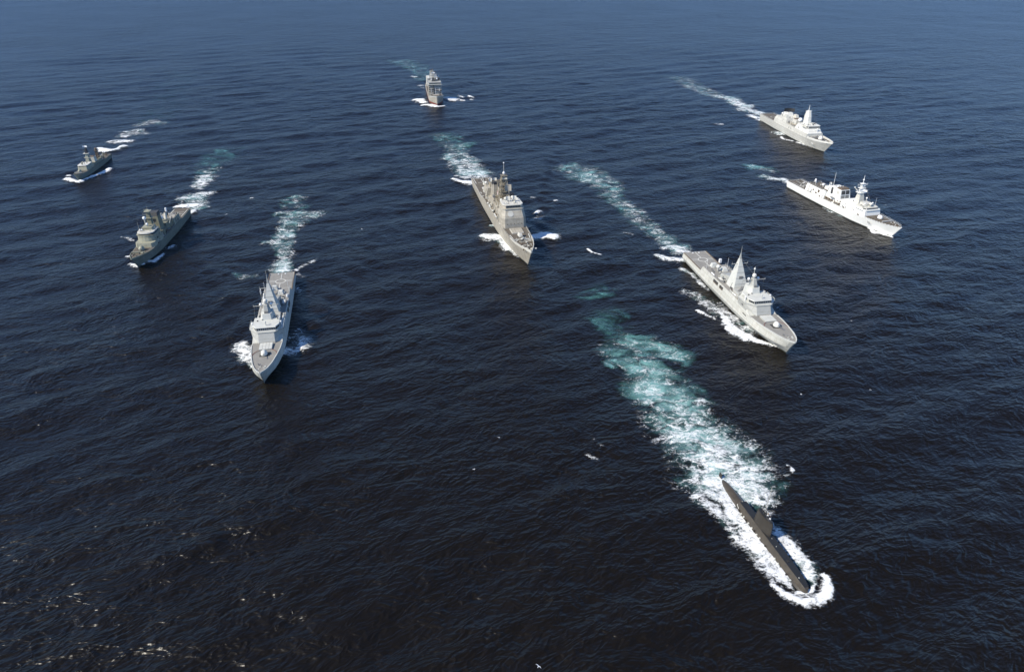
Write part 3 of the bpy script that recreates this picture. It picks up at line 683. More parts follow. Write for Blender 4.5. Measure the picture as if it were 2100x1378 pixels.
    rigging(sh, L, [((47, 5.8, 20.6), (47, 6.5, 12.4)), ((47, -5.8, 20.6), (47, -6.5, 12.4)), ((63.5, 0, 26), (48, 0, 23)), ((63.5, 4, 22.2), (70, 6.2, 9)), ((63.5, -4, 22.2), (70, -6.2, 9))])
    return sh, L

fr, L = stealth_frigate('frigate_right', 'pale grey pyramid-masted frigate nearest the submarine, its sunlit flank edged with white foam', R(0))
MB(L).box(101, 102.4, 7.6, 8.9, 5.9, 8.1).build('net_box', 'white', fr)
for q in range(4): MB(L).box(34.4+q*1.0, 35.0+q*1.0, -8.02, -7.74, 5.9, 6.25).build('vent_slot', 'dark', fr)
hull_text(fr, L, 'F145', 27.5, -6.85, 3.6, 2.0, 0, 'mid', tilt=R(14))
fl, L = stealth_frigate('frigate_left', 'pale grey pyramid-masted frigate coming bow-on, foam under both bows and its flank in shade')
pole(fl, L, 80, -7.4, 8.7, 13.5, .1, .06, name='flagstaff')
MB(L).loft([[(80.1+i*.55, -7.4-0.25*sin(i*1.3)-i*.05, 11.0-i*.05), (80.1+i*.55, -7.4-.25*sin(i*1.3)-i*.05, 13.4-i*.06), (80.1+i*.55, -7.34-.25*sin(i*1.3)-i*.05, 13.4-i*.06), (80.1+i*.55, -7.34-.25*sin(i*1.3)-i*.05, 11.0-i*.05)] for i in range(8)]).build('ensign', 'white', fl)

# ------------------------------------------------------------------ cruiser with the slab bridge
def cruiser():
    sh, L = ship_at('cruiser', 'cruiser', 'long tan-grey cruiser with a slab-sided bridge and tall lattice mast', 'warship')
    st = [(0, .3, 12.0, .05, 9), (3, 1.6, 11.9, .2, 8.5), (10, 4.0, 11.5, .9, 6), (20, 6.2, 11.1, 2.4, 3), (32, 7.5, 10.8, 4.4, 1), (46, 8.2, 10.6, 6.2, 0), (70, 8.5, 10.0, 7.4, 0), (110, 8.5, 9.0, 7.6, 0), (122, 8.4, 8.8, 7.5, 0), (124, 8.4, 7.6, 7.5, 0), (L, 7.6, 7.3, 6.4, 0)]
    A = 'tan_grey'
    hull(sh, L, st, A, kn=0.55, bz=0.8)
    deck(sh, L, st, 1, 122, 'deck_brown', 'main_deck', inset=.4); deck(sh, L, st, 124.2, L-.3, 'deck_brown', 'flight_deck', inset=.5)
    bulwark(sh, L, st, 0, 28, 1.5, 'cream', th=.3, h1=.9, name='bow_bulwark')
    zf = lambda s: float(np.interp(s, [0, 46], [12, 10.6]))
    gun(sh, L, 29.5, 10.9, 1.05, 'cream', 6, False, el=.1)
    for y0, y1 in (((-6.2), -1.4), (1.2, 6.4)): MB(L).box(22.5, 23.2, y0, y1, 11.0, 12.1).build('breakwater', 'cream', sh)
    marking(sh, L, 'deck_line', 'line', [((20.5, -4.8), (25.5, -1.6)), ((20.5, 4.8), (25.5, 1.6)), ((20, -3), (20, 4.5)), ((26, -5.5), (33, -6.2)), ((26, 5.5), (33, 6.2))], lambda s: zf(s)+.08, .5)
    MB(L).box(35.8, 44.6, -3.9, 3.9, 10.6, 11.3).build('missile_cell_deck', 'cream', sh)
    for i in range(4):
        for j in range(4): MB(L).box(36.1+j*2.1, 38.0+j*2.1, -3.6+i*1.85, -1.95+i*1.85, 11.3, 11.4).build('missile_cell_hatch', 'tan_grey', sh)
    clutter(sh, L, 5, 26, 4.4, lambda s: zf(s)+.0, 60, mats=('cream_hi', 'dark', 'rust', 'tan_dark', 'cream'), seed=11, hmax=1.2, smax=1.4)
    # bridge block: lower front nearly upright, upper part raked back, chamfered corners
    lo = [(46.5, -6.3), (49.5, -8.3), (62, -8.3), (62, 8.3), (49.5, 8.3), (46.5, 6.3)]; mid = [(47.2, -6.3), (49.8, -8.3), (62, -8.3), (62, 8.3), (49.8, 8.3), (47.2, 6.3)]; hi = [(49.8, -5.3), (51.8, -7.0), (62, -7.0), (62, 7.0), (51.8, 7.0), (49.8, 5.3)]
    MB(L).prism(lo, mid, 10.4, 17.2).build('bridge_block', A, sh)
    MB(L).prism(mid, hi, 17.2, 22.6).build('bridge_upper_block', A, sh)
    MB(L).prism([(49.3, -5.9), (51.5, -7.6), (60, -7.6), (60, 7.6), (51.5, 7.6), (49.3, 5.9)], [(49.3, -5.9), (51.5, -7.6), (60, -7.6), (60, 7.6), (51.5, 7.6), (49.3, 5.9)], 22.6, 22.95).build('bridge_wing_deck', 'cream', sh)
    MB(L).prism([(50.2, -5.2), (52, -6.8), (60, -6.8), (60, 6.8), (52, 6.8), (50.2, 5.2)], [(50.5, -5.1), (52.3, -6.6), (60, -6.6), (60, 6.6), (52.3, 6.6), (50.5, 5.1)], 22.95, 25.2).build('wheelhouse', A, sh)
    panes(sh, L, (50.22, -4.9, 23.7), (50.22, 4.9, 23.7), (.15, 0, .9), 9)
    MB(L).prism([(49.8, -5.4), (52, -7), (61, -7), (61, 7), (52, 7), (49.8, 5.4)], [(50, -5.2), (52, -6.8), (61, -6.8), (61, 6.8), (52, 6.8), (50, 5.2)], 25.2, 25.6).build('wheelhouse_roof', 'cream', sh)
    # octagonal radar face on the raked front
    c = np.array([48.45, -2.3, 19.9]); u = np.array([0, 1, 0]); v = np.array([2.6, 0, 5.4]); v = v/np.linalg.norm(v); n_ = np.array([-5.4, 0, 2.6]); n_ = n_/np.linalg.norm(n_)
    rr = [[tuple(c+u*2.1*cos(pi/8+k*pi/4)+v*2.1*sin(pi/8+k*pi/4)+n_*q) for k in range(8)] for q in (-.1, .16)]
    MB(L).loft(rr).build('radar_face', 'cream', sh)
    # side houses and amidships
    sym(sh, L, 'deckhouse', A, 62, 100, 6.0, 9.6, 14.2, 5.6); sym(sh, L, 'deckhouse', 'tan_dark', 66, 96, 4.4, 14.2, 17.6, 4.0)
    sym(sh, L, 'deckhouse', A, 100, 121, 5.8, 9.0, 13.0, 5.4)
    sym(sh, L, 'signal_deck_house', A, 56, 66, 4.0, 22.6, 25.4, 3.6); sym(sh, L, 'bridge_rear_house', A, 62, 70, 5.8, 14.2, 21.5, 5.2)
    for s, y, z, r in ((63, 5.6, 24.4, 1.5), (66.5, 3.1, 25.0, 1.35), (60, -3.2, 27.0, .9), (66, -4.8, 24.0, 1.0), (58, 1.3, 27.0, .75)): radome(sh, L, s, y, z, r, 'cream_hi', 1.5)
    for y in (-2.2, 2.4): MB(L).tube((57.5, y, 25.4), (57.5, y, 27.2), .5).build('illuminator_pedestal', A, sh); dish(sh, L, 56.6, y, 28.0, 2.4, 2.4, 'cream', .35, 'illuminator_dish')
    # tall lattice main mast
    lattice(sh, L, 80, 0, 17.4, 36.5, 7.6, 3.0, 'tan_dark', 6, .3)
    MB(L).prism([(78.6, -1.7), (82, -1.7), (82, 1.7), (78.6, 1.7)], [(79.2, -.9), (81, -.9), (81, .9), (79.2, .9)], 17.4, 33).build('mast_core', 'tan_dark', sh)
    for z, y, k in ((21, -2.9, .7), (23.5, 2.6, .6), (27.4, -2.2, .6), (31.2, 1.9, .5), (33.4, -1.6, .5)): MB(L).ball((78.6, y, z), k, n=8, k=5).build('sensor_dome', 'cream', sh); MB(L).tube((79.2, y*.5, z-.6), (78.6, y, z-.6), .14, n=5).build('sensor_arm', 'cream', sh)
    for z, q in ((21.5, 3.6), (25.5, 3.2), (30, 2.7), (34, 2.4), (36.5, 2.3)): MB(L).box(80-q, 80+q, -q, q, z, z+.35).build('mast_platform', 'tan_dark', sh)
    MB(L).tube((80, 0, 17.4), (80, 0, 36.5), .55, .4).build('mast_trunk', 'cream', sh)
    yard(sh, L, 80, 0, 32.5, 5.2, 'tan_dark', .16, 1.6); yard(sh, L, 80.5, 1.5, 26.0, 6.5, 'tan_grey', .14, .8)
    MB(L).ball((80, 0, 38.3), .95, n=12, k=7).build('radome', 'white', sh, smooth=True); pole(sh, L, 80, 0, 39, 45.2, .2, .12, 'cream'); MB(L).ball((80, 0, 45.3), .5, n=8, k=5).build('mast_head_ball', 'white', sh)
    dish(sh, L, 77.0, 2.2, 28.6, 4.6, 4.4, 'tan_grey', .1, 'air_search_radar'); dish(sh, L, 78, 0, 35.0, 3.6, .9, 'cream', .1)
    # funnels, dark openings
    for s, y, z in ((71, 3.4, 25.2), (90.5, 0.0, 25.5), (101, -1.6, 24.4), (107.5, -1.4, 22.4)):
        MB(L).prism([(s-2.6, y-2.3), (s+2.6, y-2.3), (s+2.6, y+2.3), (s-2.6, y+2.3)], [(s-1.7, y-1.7), (s+1.7, y-1.7), (s+1.7, y+1.7), (s-1.7, y+1.7)], 13, z).build('funnel', 'tan_grey', sh)
        MB(L).prism([(s-1.75, y-1.75), (s+1.75, y-1.75), (s+1.75, y+1.75), (s-1.75, y+1.75)], [(s-1.4, y-1.4), (s+1.9, y-1.4), (s+1.9, y+1.4), (s-1.4, y+1.4)], z, z+1.4).build('funnel_top', 'black', sh)
        MB(L).tube((s, y-1.2, z+.8), (s+.6, y-1.2, z+2.8), .5, .45).build('exhaust_pipe', 'dark', sh)
    lattice(sh, L, 97, 0, 17.6, 28.5, 3.2, 1.4, 'tan_dark', 4, .18); yard(sh, L, 97, 0, 27.5, 4.5, 'tan_dark', .14, 1.2)
    sym(sh, L, 'after_superstructure', A, 110, 124, 6.8, 13.0, 18.6, 5.8, 0, -1.0); sym(sh, L, 'after_deckhouse', 'tan_dark', 112, 120, 3.5, 18.6, 21.0, 3.0)
    dish(sh, L, 117, -2.2, 22.4, 2.4, 2.4, 'cream', .35, 'illuminator_dish'); dish(sh, L, 121, 2.0, 21.2, 2.4, 2.4, 'cream', .35, 'illuminator_dish')
    MB(L).tube((123, -4.5, 13), (128, -6.5, 23), .35, .2).build('crane_jib', 'cream', sh)
    radome(sh, L, 119, -5.2, 20.2, 1.0, 'cream_hi', 1.2)
    MB(L).box(138, 146, -3.6, 3.6, 7.4, 8.3).build('missile_cell_deck', 'cream', sh); gun(sh, L, 152, 7.5, 1.0, 'cream', 6, False, aft=True)
    marking(sh, L, 'deck_line', 'line', [((126, -6.5), (136, -6.5)), ((126, 6.5), (136, 6.5)), ((126, 0), (136, 0)), ((158, -6), (171, -6)), ((158, 6), (171, 6)), ((160, 0), (170, 0)), ((160, -4), (160, 4)), ((170.8, -6), (170.8, 6))], lambda s: 7.55, .45)
    clutter(sh, L, 64, 122, 7.8, 9.4, 120, mats=('cream_hi', 'dark', 'rust', 'tan_dark', 'cream', 'dark'), seed=12, hmax=2.0, smax=2.4)
    clutter(sh, L, 64, 100, 4.0, 17.6, 26, mats=('cream', 'dark', 'tan_dark'), seed=13, hmax=2.2, smax=1.8); clutter(sh, L, 52, 62, 6, 25.6, 16, mats=('cream', 'cream_hi', 'tan_dark'), seed=14, hmax=1.4, smax=1.3)
    clutter(sh, L, 150, 171, 6.0, 7.4, 10, mats=('cream', 'dark'), seed=15, hmax=.8)
    for s, y in ((86, 7.3), (86, -7.3)): boat_part(sh, L, s, y, 10.2, 7.5, 'cream', 'tan_dark')
    rafts(sh, L, [(s, sg*7.6, 10.2) for s in (70, 73, 76, 92, 95, 100) for sg in (-1, 1)], 'cream_hi', .5, 1.9)
    MB(L).box(90.5, 92.8, -5.6, -4.2, 17.6, 19.2).build('signal_flag_locker', 'mid', sh)
    pole(sh, L, 84, -3.4, 17.6, 24.6, .08, .05, name='flagstaff')
    for k in range(6): MB(L).box(84.1, 87.0, -3.44, -3.38, 21.6+k*.42, 21.6+k*.42+.2).build('ensign_stripe', 'flag_red' if k % 2 else 'white', sh)
    railing(sh, L, [(28, -7.0, 10.9), (46, -8.0, 10.6), (70, -8.3, 10.0), (122, -8.2, 8.85)], mat='cream'); railing(sh, L, [(28, 7.0, 10.9), (46, 8.0, 10.6), (70, 8.3, 10.0), (122, 8.2, 8.85)], mat='cream')
    railing(sh, L, [(124, 8.1, 7.6), (172, 7.3, 7.3), (172, -7.3, 7.3), (124, -8.1, 7.6)], mat='cream')
    fittings(sh, L, 52, 61, 8.3, 8.25, 11, 17, 7, 81, mats=('dark', 'cream', 'tan_dark')); fittings(sh, L, 64, 99, 6.0, 5.6, 9.8, 14, 20, 82, mats=('dark', 'cream', 'tan_dark', 'rust')); fittings(sh, L, 101, 120, 5.8, 5.4, 9.2, 13, 11, 83, mats=('dark', 'cream', 'rust')); fittings(sh, L, 67, 95, 4.4, 4.0, 14.2, 17.4, 11, 84, mats=('dark', 'cream')); fittings(sh, L, 111, 123, 6.8, 5.9, 13, 18, 7, 85, mats=('dark', 'cream'))
    for k in range(5): MB(L).box(46.35+.02*k, 46.65, -5.0+k*2.4, -4.6+k*2.4, 13.2, 13.7).build('wall_vent', 'dark', sh)
    rigging(sh, L, [((80, 0, 38), (60, 0, 27)), ((80, 4.8, 32.5), (84, 7, 10.5)), ((80, -4.8, 32.5), (84, -7, 10.5)), ((80, 0, 36), (97, 0, 28)), ((80, 0, 44), (112, 0, 21))])
cruiser()

# ------------------------------------------------------------------ bright pale frigate with the big box funnel
def pale_frigate():
    sh, L = ship_at('pale', 'frigate', 'brightly sunlit near-white frigate with a big square funnel, numbered 333', 'warship')
    st = [(0, .25, 10.2, .05, 8), (3, 1.7, 10.0, .15, 7.5), (10, 4.3, 9.5, .9, 5), (20, 6.3, 9.0, 2.8, 2.5), (32, 7.5, 8.6, 4.9, 1), (46, 8.0, 7.6, 6.4, 0), (80, 8.1, 6.9, 7.0, 0), (108, 7.9, 6.6, 6.8, 0), (L, 7.2, 6.5, 5.9, 0)]
    Wt = 'pale'
    hull(sh, L, st, Wt, kn=.5, bz=.8)
    deck(sh, L, st, 1, 40, 'deck_brown', 'foredeck', inset=.3); deck(sh, L, st, 106.5, L-.3, 'deck_brown', 'flight_deck', inset=.45)
    deck(sh, L, st, 40, 107, 'deck_brown', 'main_deck', inset=.3)
    gun(sh, L, 23.3, 9.0, 1.05, 'white', 4.0, el=.1)
    MB(L).frust((15.5, 16.1, -4.4, 4.4), (15.3, 15.9, -4.4, 4.4), 9.3, 10.1).build('breakwater', 'cream_hi', sh)
    for k in range(11): MB(L).tube((3+k*2.4, -(1.5+min(k, 4)*1.05+max(0, k-4)*.36), 9.6-k*.08), (3+k*2.4, -(1.5+min(k, 4)*1.05+max(0, k-4)*.36), 11.2-k*.08), .16).build('rail_post', 'rust', sh)
    clutter(sh, L, 4, 20, 3.0, lambda s: 9.9-.05*s, 14, mats=('cream_hi', 'dark', 'rust'), seed=21, hmax=.9, smax=1.2)
    # bridge and long flush superstructure
    MB(L).prism([(31.5, -7.3), (36, -7.6), (60, -7.7), (60, 7.7), (36, 7.6), (31.5, 7.3)], [(32.6, -6.6), (36, -6.9), (60, -7.0), (60, 7.0), (36, 6.9), (32.6, 6.6)], 7.6, 13.2).build('bridge_block', Wt, sh)
    MB(L).prism([(31.9, -5.8), (35, -7.9), (43, -7.9), (43, 7.9), (35, 7.9), (31.9, 5.8)], [(31.9, -5.8), (35, -7.9), (43, -7.9), (43, 7.9), (35, 7.9), (31.9, 5.8)], 12.3, 12.55).build('bridge_wing_deck', 'cream', sh)
    MB(L).prism([(32.8, -5.4), (36, -6.6), (44, -6.6), (44, 6.6), (36, 6.6), (32.8, 5.4)], [(33.6, -5.2), (36.5, -6.2), (44, -6.2), (44, 6.2), (36.5, 6.2), (33.6, 5.2)], 12.55, 14.4).build('wheelhouse', 'cream', sh)
    panes(sh, L, (32.9, -5.1, 13.2), (32.9, 5.1, 13.2), (.42, 0, .8), 9)
    for sg in (-1, 1): panes(sh, L, (33.4, sg*5.7, 13.2), (36, sg*6.5, 13.2), (.2, -.1*sg, .8), 2)
    sym(sh, L, 'bridge_roof_house', 'cream', 37, 44, 3.4, 14.4, 16.2, 3.0)
    radome(sh, L, 35.9, 0, 16.4, 1.15, 'cream_hi', 1.0)
    for y in (-3.4, 3.4): radome(sh, L, 38, y, 16.4, .6, 'white', 1.0)
    for y in (-5.5, 5.5): pole(sh, L, 37.5, y, 14.4, 20.5, .1, .05, 'white', 'whip_aerial')
    # mast tower
    MB(L).prism([(46.3, -2.6), (52, -2.6), (52, 2.6), (46.3, 2.6)], [(47.4, -1.5), (51, -1.5), (51, 1.5), (47.4, 1.5)], 13.2, 21.5).build('mast_tower', 'cream', sh)
    lattice(sh, L, 49.4, 0, 21.5, 28.5, 2.6, 1.2, 'pale', 4, .2)
    for z, q in ((21.5, 2.4), (25, 1.9), (28.5, 1.5)): MB(L).box(49.3-q, 49.3+q, -q*1.3, q*1.3, z, z+.3).build('mast_platform', 'pale', sh)
    dish(sh, L, 47.2, 0, 23.6, 5.4, 1.5, 'white', .2, 'radar_antenna', yaw=.5); dish(sh, L, 48.2, 0, 27.1, 2.6, .8, 'white', .2, 'radar_antenna')
    pole(sh, L, 49.4, 0, 28.5, 35.3, .3, .12, 'pale'); MB(L).ball((49.4, 0, 31.6), .7, n=8, k=5).build('direction_finder', 'pale', sh)
    yard(sh, L, 49.4, 0, 27.6, 4.4, 'pale', .16, 1.3); yard(sh, L, 50.2, 0, 23.2, 3.8, 'pale', .16, 1.6)
    for sg in (-1, 1): MB(L).tube((50.5, sg*1.8, 21.8), (53.0, sg*3.4, 24.6), .2).ball((53.0, sg*3.4, 24.8), .6, n=8, k=5).build('jammer', 'cream_hi', sh)
    radome(sh, L, 44.5, 2.6, 18.3, .7, 'white', 1.6)
    # waist with open boat decks cut dark
    sym(sh, L, 'waist_house', Wt, 60, 84, 5.4, 7.0, 10.6, 5.2)
    for sg in (-1, 1):
        boat_part(sh, L, 64.5, sg*6.6, 8.0, 7, 'rust', 'cream'); [MB(L).tube((q, sg*6.2, 7.2), (q, sg*7.2, 10.4), .2).build('boat_davit', 'cream_hi', sh) for q in (61.5, 67.5)]
        for s in (72, 75.5, 79): MB(L).box(s, s+2.0, min(sg*5.3, sg*6.7), max(sg*5.3, sg*6.7), 7.0, 8.7).build('torpedo_locker', 'rust', sh)
        MB(L).tube((70.5, sg*5.6, 10.3), (73.5, sg*7.0, 10.9), .55).tube((71.5, sg*5.2, 10.3), (74.5, sg*6.6, 10.9), .55).build('missile_canister', 'mid', sh)
    # great square funnel
    MB(L).prism([(65.3, -5.2), (81.5, -5.2), (81.5, 5.2), (65.3, 5.2)], [(66.5, -4.1), (80, -4.1), (80, 4.1), (66.5, 4.1)], 10.4, 18.2).build('funnel', 'pale', sh)
    MB(L).prism([(66.6, -3.8), (72.5, -3.8), (72.5, 3.8), (66.6, 3.8)], [(67.2, -3.4), (72, -3.4), (72, 3.4), (67.2, 3.4)], 18.2, 19.3).build('funnel_top', 'rust', sh)
    for y0, y1 in ((-3.7, -.25), (.25, 3.7)):
        MB(L).loft([[(66.02, y0, 14.5), (66.02, y1, 14.5), (66.5, y1-.1, 17.7), (66.5, y0+.1, 17.7)], [(65.8, y0, 14.5), (65.8, y1, 14.5), (66.28, y1-.1, 17.7), (66.28, y0+.1, 17.7)]]).build('intake_grille', 'dark', sh)
        MB(L).loft([[(65.55, y0, 11.4), (65.55, y1, 11.4), (65.9, y1, 13.9), (65.9, y0, 13.9)], [(65.4, y0, 11.4), (65.4, y1, 11.4), (65.76, y1, 13.9), (65.76, y0, 13.9)]]).build('intake_grille', 'mid', sh)
    MB(L).prism([(68, -5.05), (70.6, -5.0), (70.6, -4.6), (68, -4.6)], [(68.2, -4.62), (70.6, -4.6), (70.6, -4.2), (68.2, -4.2)], 14.6, 17.2).build('side_grille', 'cream', sh)
    MB(L).prism([(75, -5.3), (77.2, -5.3), (77.2, -4.8), (75, -4.8)], [(75.8, -4.5), (78, -4.5), (78, -4.0), (75.8, -4.0)], 12.8, 17.6).build('side_intake', 'dark', sh)
    clutter(sh, L, 67, 79, 3.6, 18.25, 12, mats=('cream_hi', 'mid', 'cream'), seed=25, hmax=1.4, smax=1.3)
    # hangar
    MB(L).prism([(81.5, -7.4), (107, -7.3), (107, 7.3), (81.5, 7.4)], [(81.5, -6.7), (106.2, -6.6), (106.2, 6.6), (81.5, 6.7)], 6.8, 12.6).build('hangar', 'pale', sh)
    MB(L).box(82, 105.8, -6.0, 6.0, 12.6, 12.72).build('hangar_roof', 'deck_brown', sh)
    MB(L).box(106.1, 107.15, -3.2, 3.2, 6.7, 11.6).build('hangar_door', 'mid', sh)
    pole(sh, L, 84.3, 2, 12.7, 27.3, .22, .1, 'pale'); sym(sh, L, 'director_house', 'cream_hi', 84, 89, 2.6, 12.7, 15.2, 2.2); MB(L).tube((86, 0, 15.2), (86, 0, 17), .7).build('director_pedestal', 'pale', sh); dish(sh, L, 85.4, 0, 17.8, 2.2, 2.0, 'cream_hi', .3, 'fire_control_radar')
    radome(sh, L, 94, 0, 14.4, 1.15, 'white', .8)
    MB(L).tube((104.8, 0, 12.7), (104.8, 0, 14.2), .95, .8).ball((104.8, 0, 14.6), .95, n=10, k=5, sq=(1, 1, 1.9)).build('close_in_gun', 'white', sh)
    clutter(sh, L, 88, 104, 5.6, 12.7, 26, mats=('cream_hi', 'mid', 'rust', 'dark'), seed=26, hmax=1.5, smax=1.4)
    for a, b, z0, z1 in ((88.5, 90.3, 9.6, 11.8), (91.2, 93.6, 8.1, 9.0), (95.5, 96.5, 9.4, 10.6), (60.5, 61.6, 10.4, 11.2), (56, 57.2, 9.2, 9.9), (53, 54.6, 10.6, 11.2), (46.5, 47.3, 10.0, 10.5), (50, 51.5, 9.0, 9.6)):
        t = (z0-7.6)/5*.7; MB(L).box(a, b, -7.62+t, -6.9+t, z0, z1).build('side_fitting', 'rust', sh)
    rafts(sh, L, [(s, sg*6.4, 12.7) for s in (82.5, 84.6) for sg in (-1, 1)]+[(s, -7.5, 7.0) for s in (69.5, 82)])
    MB(L).disc_ring((118, 0), 3.0, 3.5, 6.72, 6.75, n=32).build('landing_circle', 'line', sh)
    marking(sh, L, 'deck_line', 'line', [((108.5, 0), (130, 0)), ((118, -5.5), (118, 5.5)), ((111, -5.5), (128, -5.5)), ((111, 5.5), (128, 5.5))], 6.72, .4)
    clutter(sh, L, 109, 131, 6.2, 6.65, 14, mats=('white', 'cream_hi', 'dark'), seed=27, hmax=.7)
    railing(sh, L, [(3, -1.9, 10.0), (10, -4.3, 9.5), (20, -6.2, 9), (31, -7.2, 8.7)], mat='rust'); railing(sh, L, [(3, 1.9, 10.0), (10, 4.3, 9.5), (20, 6.2, 9), (31, 7.2, 8.7)], mat='pale')
    railing(sh, L, [(60, -7.7, 7.2), (81, -7.8, 6.9)], mat='cream_hi'); railing(sh, L, [(82, -6.5, 12.7), (106, -6.5, 12.7), (106, 6.5, 12.7)], mat='cream_hi'); railing(sh, L, [(108, 7.7, 6.6), (133, 7.0, 6.5), (133, -7.0, 6.5)], mat='cream_hi')
    fittings(sh, L, 37, 59, 7.6, 7.0, 7.8, 12.6, 8, 86, mats=('rust', 'mid', 'dark')); fittings(sh, L, 83, 105, 7.35, 6.7, 7, 12, 7, 87, mats=('rust', 'mid', 'cream')); fittings(sh, L, 61, 83, 5.4, 5.2, 7.2, 10.4, 10, 88, mats=('rust', 'dark', 'cream')); clutter(sh, L, 36, 46, 5.6, 14.4, 18, mats=('cream_hi', 'dark', 'mid', 'cream'), seed=28, hmax=1.5, smax=1.2)
    clutter(sh, L, 46, 58, 6.2, 13.2, 16, mats=('cream_hi', 'dark', 'cream'), seed=29, hmax=1.5, smax=1.3)
    rigging(sh, L, [((49.4, 0, 33), (67, 0, 18.5)), ((49.4, 4, 27.6), (44, 6.4, 14.5)), ((49.4, -4, 27.6), (44, -6.4, 14.5)), ((49.4, 0, 30), (36, 0, 17))])
    hull_text(sh, L, '333', 27.5, -6.95, 5.0, 2.3, 0, 'mid', tilt=R(16))
pale_frigate()

# ------------------------------------------------------------------ cream frigate with black radar slab and faceted tower
def defence_frigate():
    sh, L = ship_at('defence', 'frigate', 'cream frigate farthest along the diagonal, with a faceted tower and a black slab radar aft', 'warship')
    st = [(0, .3, 10.8, .05, 12), (3, 1.9, 10.5, .1, 11), (10, 4.6, 9.7, .8, 7), (20, 6.8, 8.9, 2.8, 3), (34, 8.3, 8.3, 5.4, 1), (50, 8.6, 8.1, 6.9, 0), (100, 8.6, 7.6, 7.3, 0), (L, 7.8, 7.4, 6.4, 0)]
    Wt = 'cream'
    hull(sh, L, st, Wt, kn=.55, bz=.8)
    deck(sh, L, st, 1.2, 38, 'deck_brown', 'foredeck', inset=.5); deck(sh, L, st, 107.5, L-.3, 'deck_brown', 'flight_deck', inset=.6)
    bulwark(sh, L, st, 0, 33, 1.2, 'cream_hi', th=.35, h1=1.6, name='bow_bulwark')
    gun(sh, L, 22.5, 9.0, 1.25, 'cream_hi', 6, el=.08)
    MB(L).box(28.5, 32.5, -3.4, 3.4, 8.6, 9.3).build('missile_cell_deck', 'mid', sh)
    clutter(sh, L, 5, 18, 3.2, 9.6, 12, mats=('cream', 'dark', 'mid'), seed=31, hmax=.9)
    clutter(sh, L, 28, 36, 5.8, 8.7, 12, mats=('cream_hi', 'mid', 'dark'), seed=37, hmax=1.6)
    # low full-beam tier runs the whole middle of the ship
    MB(L).loft([[(s, w0, z0), (s+o, w1, z1), (s+o, -w1, z1), (s, -w0, z0)] for s, o, w0, w1, z0, z1 in ((34, 1.0, 8.2, 8.0, 8.0, 11.8), (60, 0, 8.5, 8.1, 8.0, 11.8), (100, 0, 8.5, 8.0, 7.6, 11.6), (108, -1.5, 8.4, 8.0, 7.5, 11.4))]).build('superstructure', Wt, sh)
    MB(L).prism([(34.5, -7.0), (37, -8.05), (61, -8.1), (61, 8.1), (37, 8.05), (34.5, 7.0)], [(38.4, -5.6), (40.5, -7.0), (58, -7.0), (58, 7.0), (40.5, 7.0), (38.4, 5.6)], 11.6, 16.2).build('bridge_block', 'cream_hi', sh)
    MB(L).prism([(37.8, -6.0), (40, -7.9), (46, -7.9), (46, 7.9), (40, 7.9), (37.8, 6.0)], [(37.8, -6.0), (40, -7.9), (46, -7.9), (46, 7.9), (40, 7.9), (37.8, 6.0)], 15.6, 15.95).build('bridge_wing_deck', 'mid', sh)
    MB(L).prism([(38.3, -5.6), (40.3, -7.1), (46, -7.1), (46, 7.1), (40.3, 7.1), (38.3, 5.6)], [(38.9, -5.5), (40.8, -6.9), (46, -6.9), (46, 6.9), (40.8, 6.9), (38.9, 5.5)], 15.95, 17.7).build('wheelhouse', Wt, sh)
    panes(sh, L, (38.35, -5.4, 16.35), (38.35, 5.4, 16.35), (.35, 0, .95), 8)
    for sg in (-1, 1): panes(sh, L, (38.7, sg*5.9, 16.35), (40.2, sg*6.95, 16.35), (.2, 0, .95), 2)
    MB(L).box(39, 52, -6.6, 6.6, 17.7, 18.0).build('wheelhouse_roof', 'cream_hi', sh)
    # faceted radar tower with round arrays
    def octo(s, w_, c): return [(s-w_, -c), (s-c, -w_), (s+c, -w_), (s+w_, -c), (s+w_, c), (s+c, w_), (s-c, w_), (s-w_, c)]
    MB(L).prism(octo(53, 3.7, 1.6), octo(53.4, 3.3, 1.4), 17.8, 23.6).build('radar_tower', 'cream_hi', sh)
    MB(L).prism(octo(53.4, 3.4, 1.4), octo(54, 2.2, 1.0), 23.6, 29.0).build('tower_top', 'cream_hi', sh)
    for a in (3*pi/4, -3*pi/4, pi/4, -pi/4):
        c = np.array([53.2+2.72*cos(a)*1.06, 2.72*sin(a)*1.06, 20.8]); n_ = np.array([cos(a), sin(a), .05]); u = np.array([-sin(a), cos(a), 0]); v = np.cross(n_, u)
        MB(L).loft([[tuple(c+n_*q+u*1.7*cos(t)+v*1.9*sin(t)) for t in np.linspace(0, 2*pi, 17)[:-1]] for q in (-.3, .22)]).build('radar_face', 'cream', sh)
    pole(sh, L, 54.5, 0, 29, 34.2, .35, .14, 'pale'); yard(sh, L, 54.5, 0, 28.7, 3.2, 'cream_hi', .15, 1)
    radome(sh, L, 66.5, -0.5, 17.6, 2.1, 'white', 2.2); radome(sh, L, 62, 4.5, 15.0, 1.1, 'white', 1.5)
    MB(L).frust((59, 63.5, -5.4, 5.4), (59, 62, -4.4, 4.4), 11.7, 16.4).build('tower_rear_house', 'cream', sh)
    # waist
    sym(sh, L, 'intake_house', 'cream', 68, 76, 4.2, 11.7, 17.0, 3.4); sym(sh, L, 'waist_house', 'tan_grey', 62, 82, 5.0, 11.7, 13.2, 4.8)
    MB(L).prism([(71, -3.3), (76, -3.3), (76, 3.3), (71, 3.3)], [(71.5, -2.9), (75.5, -2.9), (75.5, 2.9), (71.5, 2.9)], 17, 17.6).build('intake_top', 'rust', sh)
